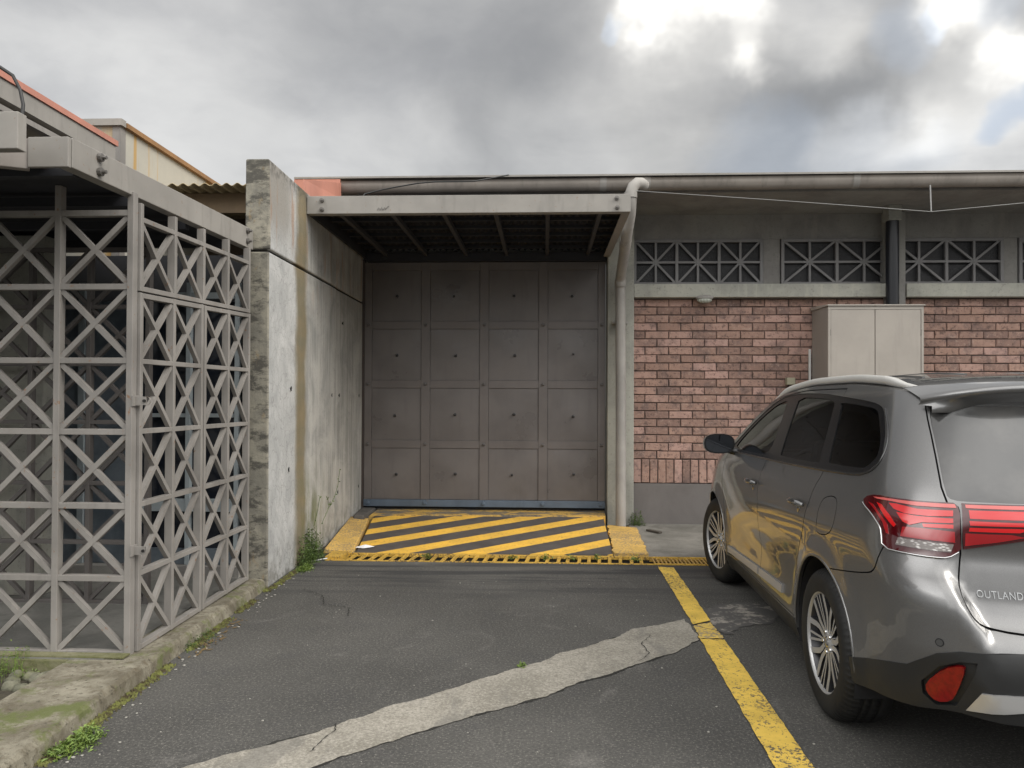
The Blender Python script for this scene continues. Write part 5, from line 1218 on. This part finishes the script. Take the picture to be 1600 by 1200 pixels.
# moss and dirt along the kerb foot: uncountable
m = MB(); rnd = random.Random(11)
for k in range(5200):
    y = rnd.uniform(2.2, 6.9); 
    if mnoise.noise(Vector((y*2.2, 3, 1))) < -.22: continue
    a = lerp_pl(outer, min(1, max(0, 0)))
    xk = -2.09-(y-2.3)*.0385 if y < 5.93 else -2.215
    p = Vector((xk+.03+abs(rnd.gauss(0, .020)), y, .001)); s_ = rnd.uniform(.004, .011)
    an = rnd.uniform(0, 3); t = Vector((math.cos(an), math.sin(an), rnd.uniform(0, .8)))*s_; u = Vector((-math.sin(an), math.cos(an), rnd.uniform(-.3, .5)))*s_
    m.add([p-t*.5-u*.5, p+t-u*.5, p+t+u+Vector((0, 0, s_*.7)), p-t*.5+u], [(0, 1, 2, 3)])
tag(m.build('moss', MOSS, fix=False), 'moss and dirt gathered along the foot of the kerb', 'moss', kind='stuff')
# river stones in the bed
for x, y, r_, lab in [(-2.66, 3.90, .048, 'largest mossy stone in the bed, nearest the kerb'), (-2.74, 3.94, .038, 'rounded stone touching the left side of the largest stone'), (-2.80, 3.88, .036, 'middle rounded stone in the bed below the lattice screen'), (-2.68, 3.78, .036, 'small olive stone in front of the largest stone beside the kerb'),
                       (-2.75, 3.80, .042, 'flat mossy stone at the front of the planting bed'), (-2.84, 3.97, .034, 'small stone at the left picture edge under the feathery weed'), (-2.67, 3.99, .030, 'smallest stone against the lattice floor edge'), (-2.86, 3.78, .04, 'stone at the front left of the planting bed')]:
    tag(MB().ball((x, y, r_*.5), r_, 0, 16, (1.15, .95, .75), .35).build('river_stone', STONE, loc=(x, y, 0)), lab, 'stone', 'river stones in the planting bed')
for o in bpy.data.objects:
    if o.type == 'MESH' and o.name.split('.')[0] in ('bolt', 'rivet', 'wheel_nut', 'pin'):
        for f in o.data.polygons: f.use_smooth = False
# litter
pp = MB().add([(-1.90, 7.50, .026), (-1.80, 7.46, .026), (-1.70, 7.53, .030), (-1.79, 7.60, .034), (-1.80, 7.53, .050)], [(0, 1, 4), (1, 2, 4), (2, 3, 4), (3, 0, 4), (3, 2, 1, 0)])
tag(pp.build('paper_scrap', WHITEC, loc=(-1.8, 7.53, .03)), 'crumpled white paper scrap on the left front corner of the striped ramp', 'paper')
tag(MB().box(-1.93, -1.88, 7.42, 7.46, .03, .045).build('plastic_bit', WHITEC, loc=(-1.9, 7.44, .03)), 'small white plastic bit beside the crumpled paper', 'litter') if False else None
tag(MB().tube([(-2.16, 6.93, .006), (-2.03, 7.0, .02)], .006, 6).build('white_stick', WHITEP, loc=(-2.1, 6.96, 0)), 'thin white plastic stick lying at the left end of the drain', 'stick')
tag(MB().bar((1.18, 8.72, .024), (1.30, 8.55, .024), .05, .02, (0, 0, 1)).build('wood_offcut', mat('dark_wood_offcut', f_paint((.06, .05, .04), .1, .7), rough=.8), loc=(1.24, 8.6, .015)), 'small dark wood offcut on the concrete apron by the brick wall', 'offcut')
rnd = random.Random(21); m = MB()
for k in range(110):
    x, y = rnd.uniform(-2.0, 1.3), 2.3+rnd.random()**1.2*4.5; s_ = rnd.choice([.002, .003, .003, .004, .006])
    m.ball((x, y, s_*.4), s_, 0, 6, (1.2, 1, .6), .3)
for k in range(60):
    y = rnd.uniform(2.8, 6.8); m.ball((-2.03-(y-2.3)*.03+abs(rnd.gauss(0, .05)), y, .003), rnd.uniform(.004, .010), 0, 6, (1.3, 1, .5), .4)
tag(m.build('grit', mat('pale_grit', base=(.30, .29, .26), rough=.9)), 'pale grit and tiny stones scattered over the asphalt', 'grit', kind='stuff')
m = MB()
for k in range(70):
    y = rnd.uniform(4.3, 5.1) if k < 50 else rnd.uniform(8.6, 8.9); x = -2.06+rnd.gauss(0, .03) if k < 50 else -2.02+rnd.gauss(0, .03)
    p = Vector((x, y, .006 if k < 50 else .13)); a = rnd.uniform(0, 3); L = rnd.uniform(.012, .03); t = Vector((math.cos(a), math.sin(a), .1))*L; u = Vector((-math.sin(a), math.cos(a), .2))*L*.3
    m.add([p-t, p+u, p+t, p-u], [(0, 1, 2, 3)])
tag(m.build('dead_leaves', DRYL, fix=False), 'small dead leaves along the kerb and beside the threshold block', 'leaves', kind='stuff')
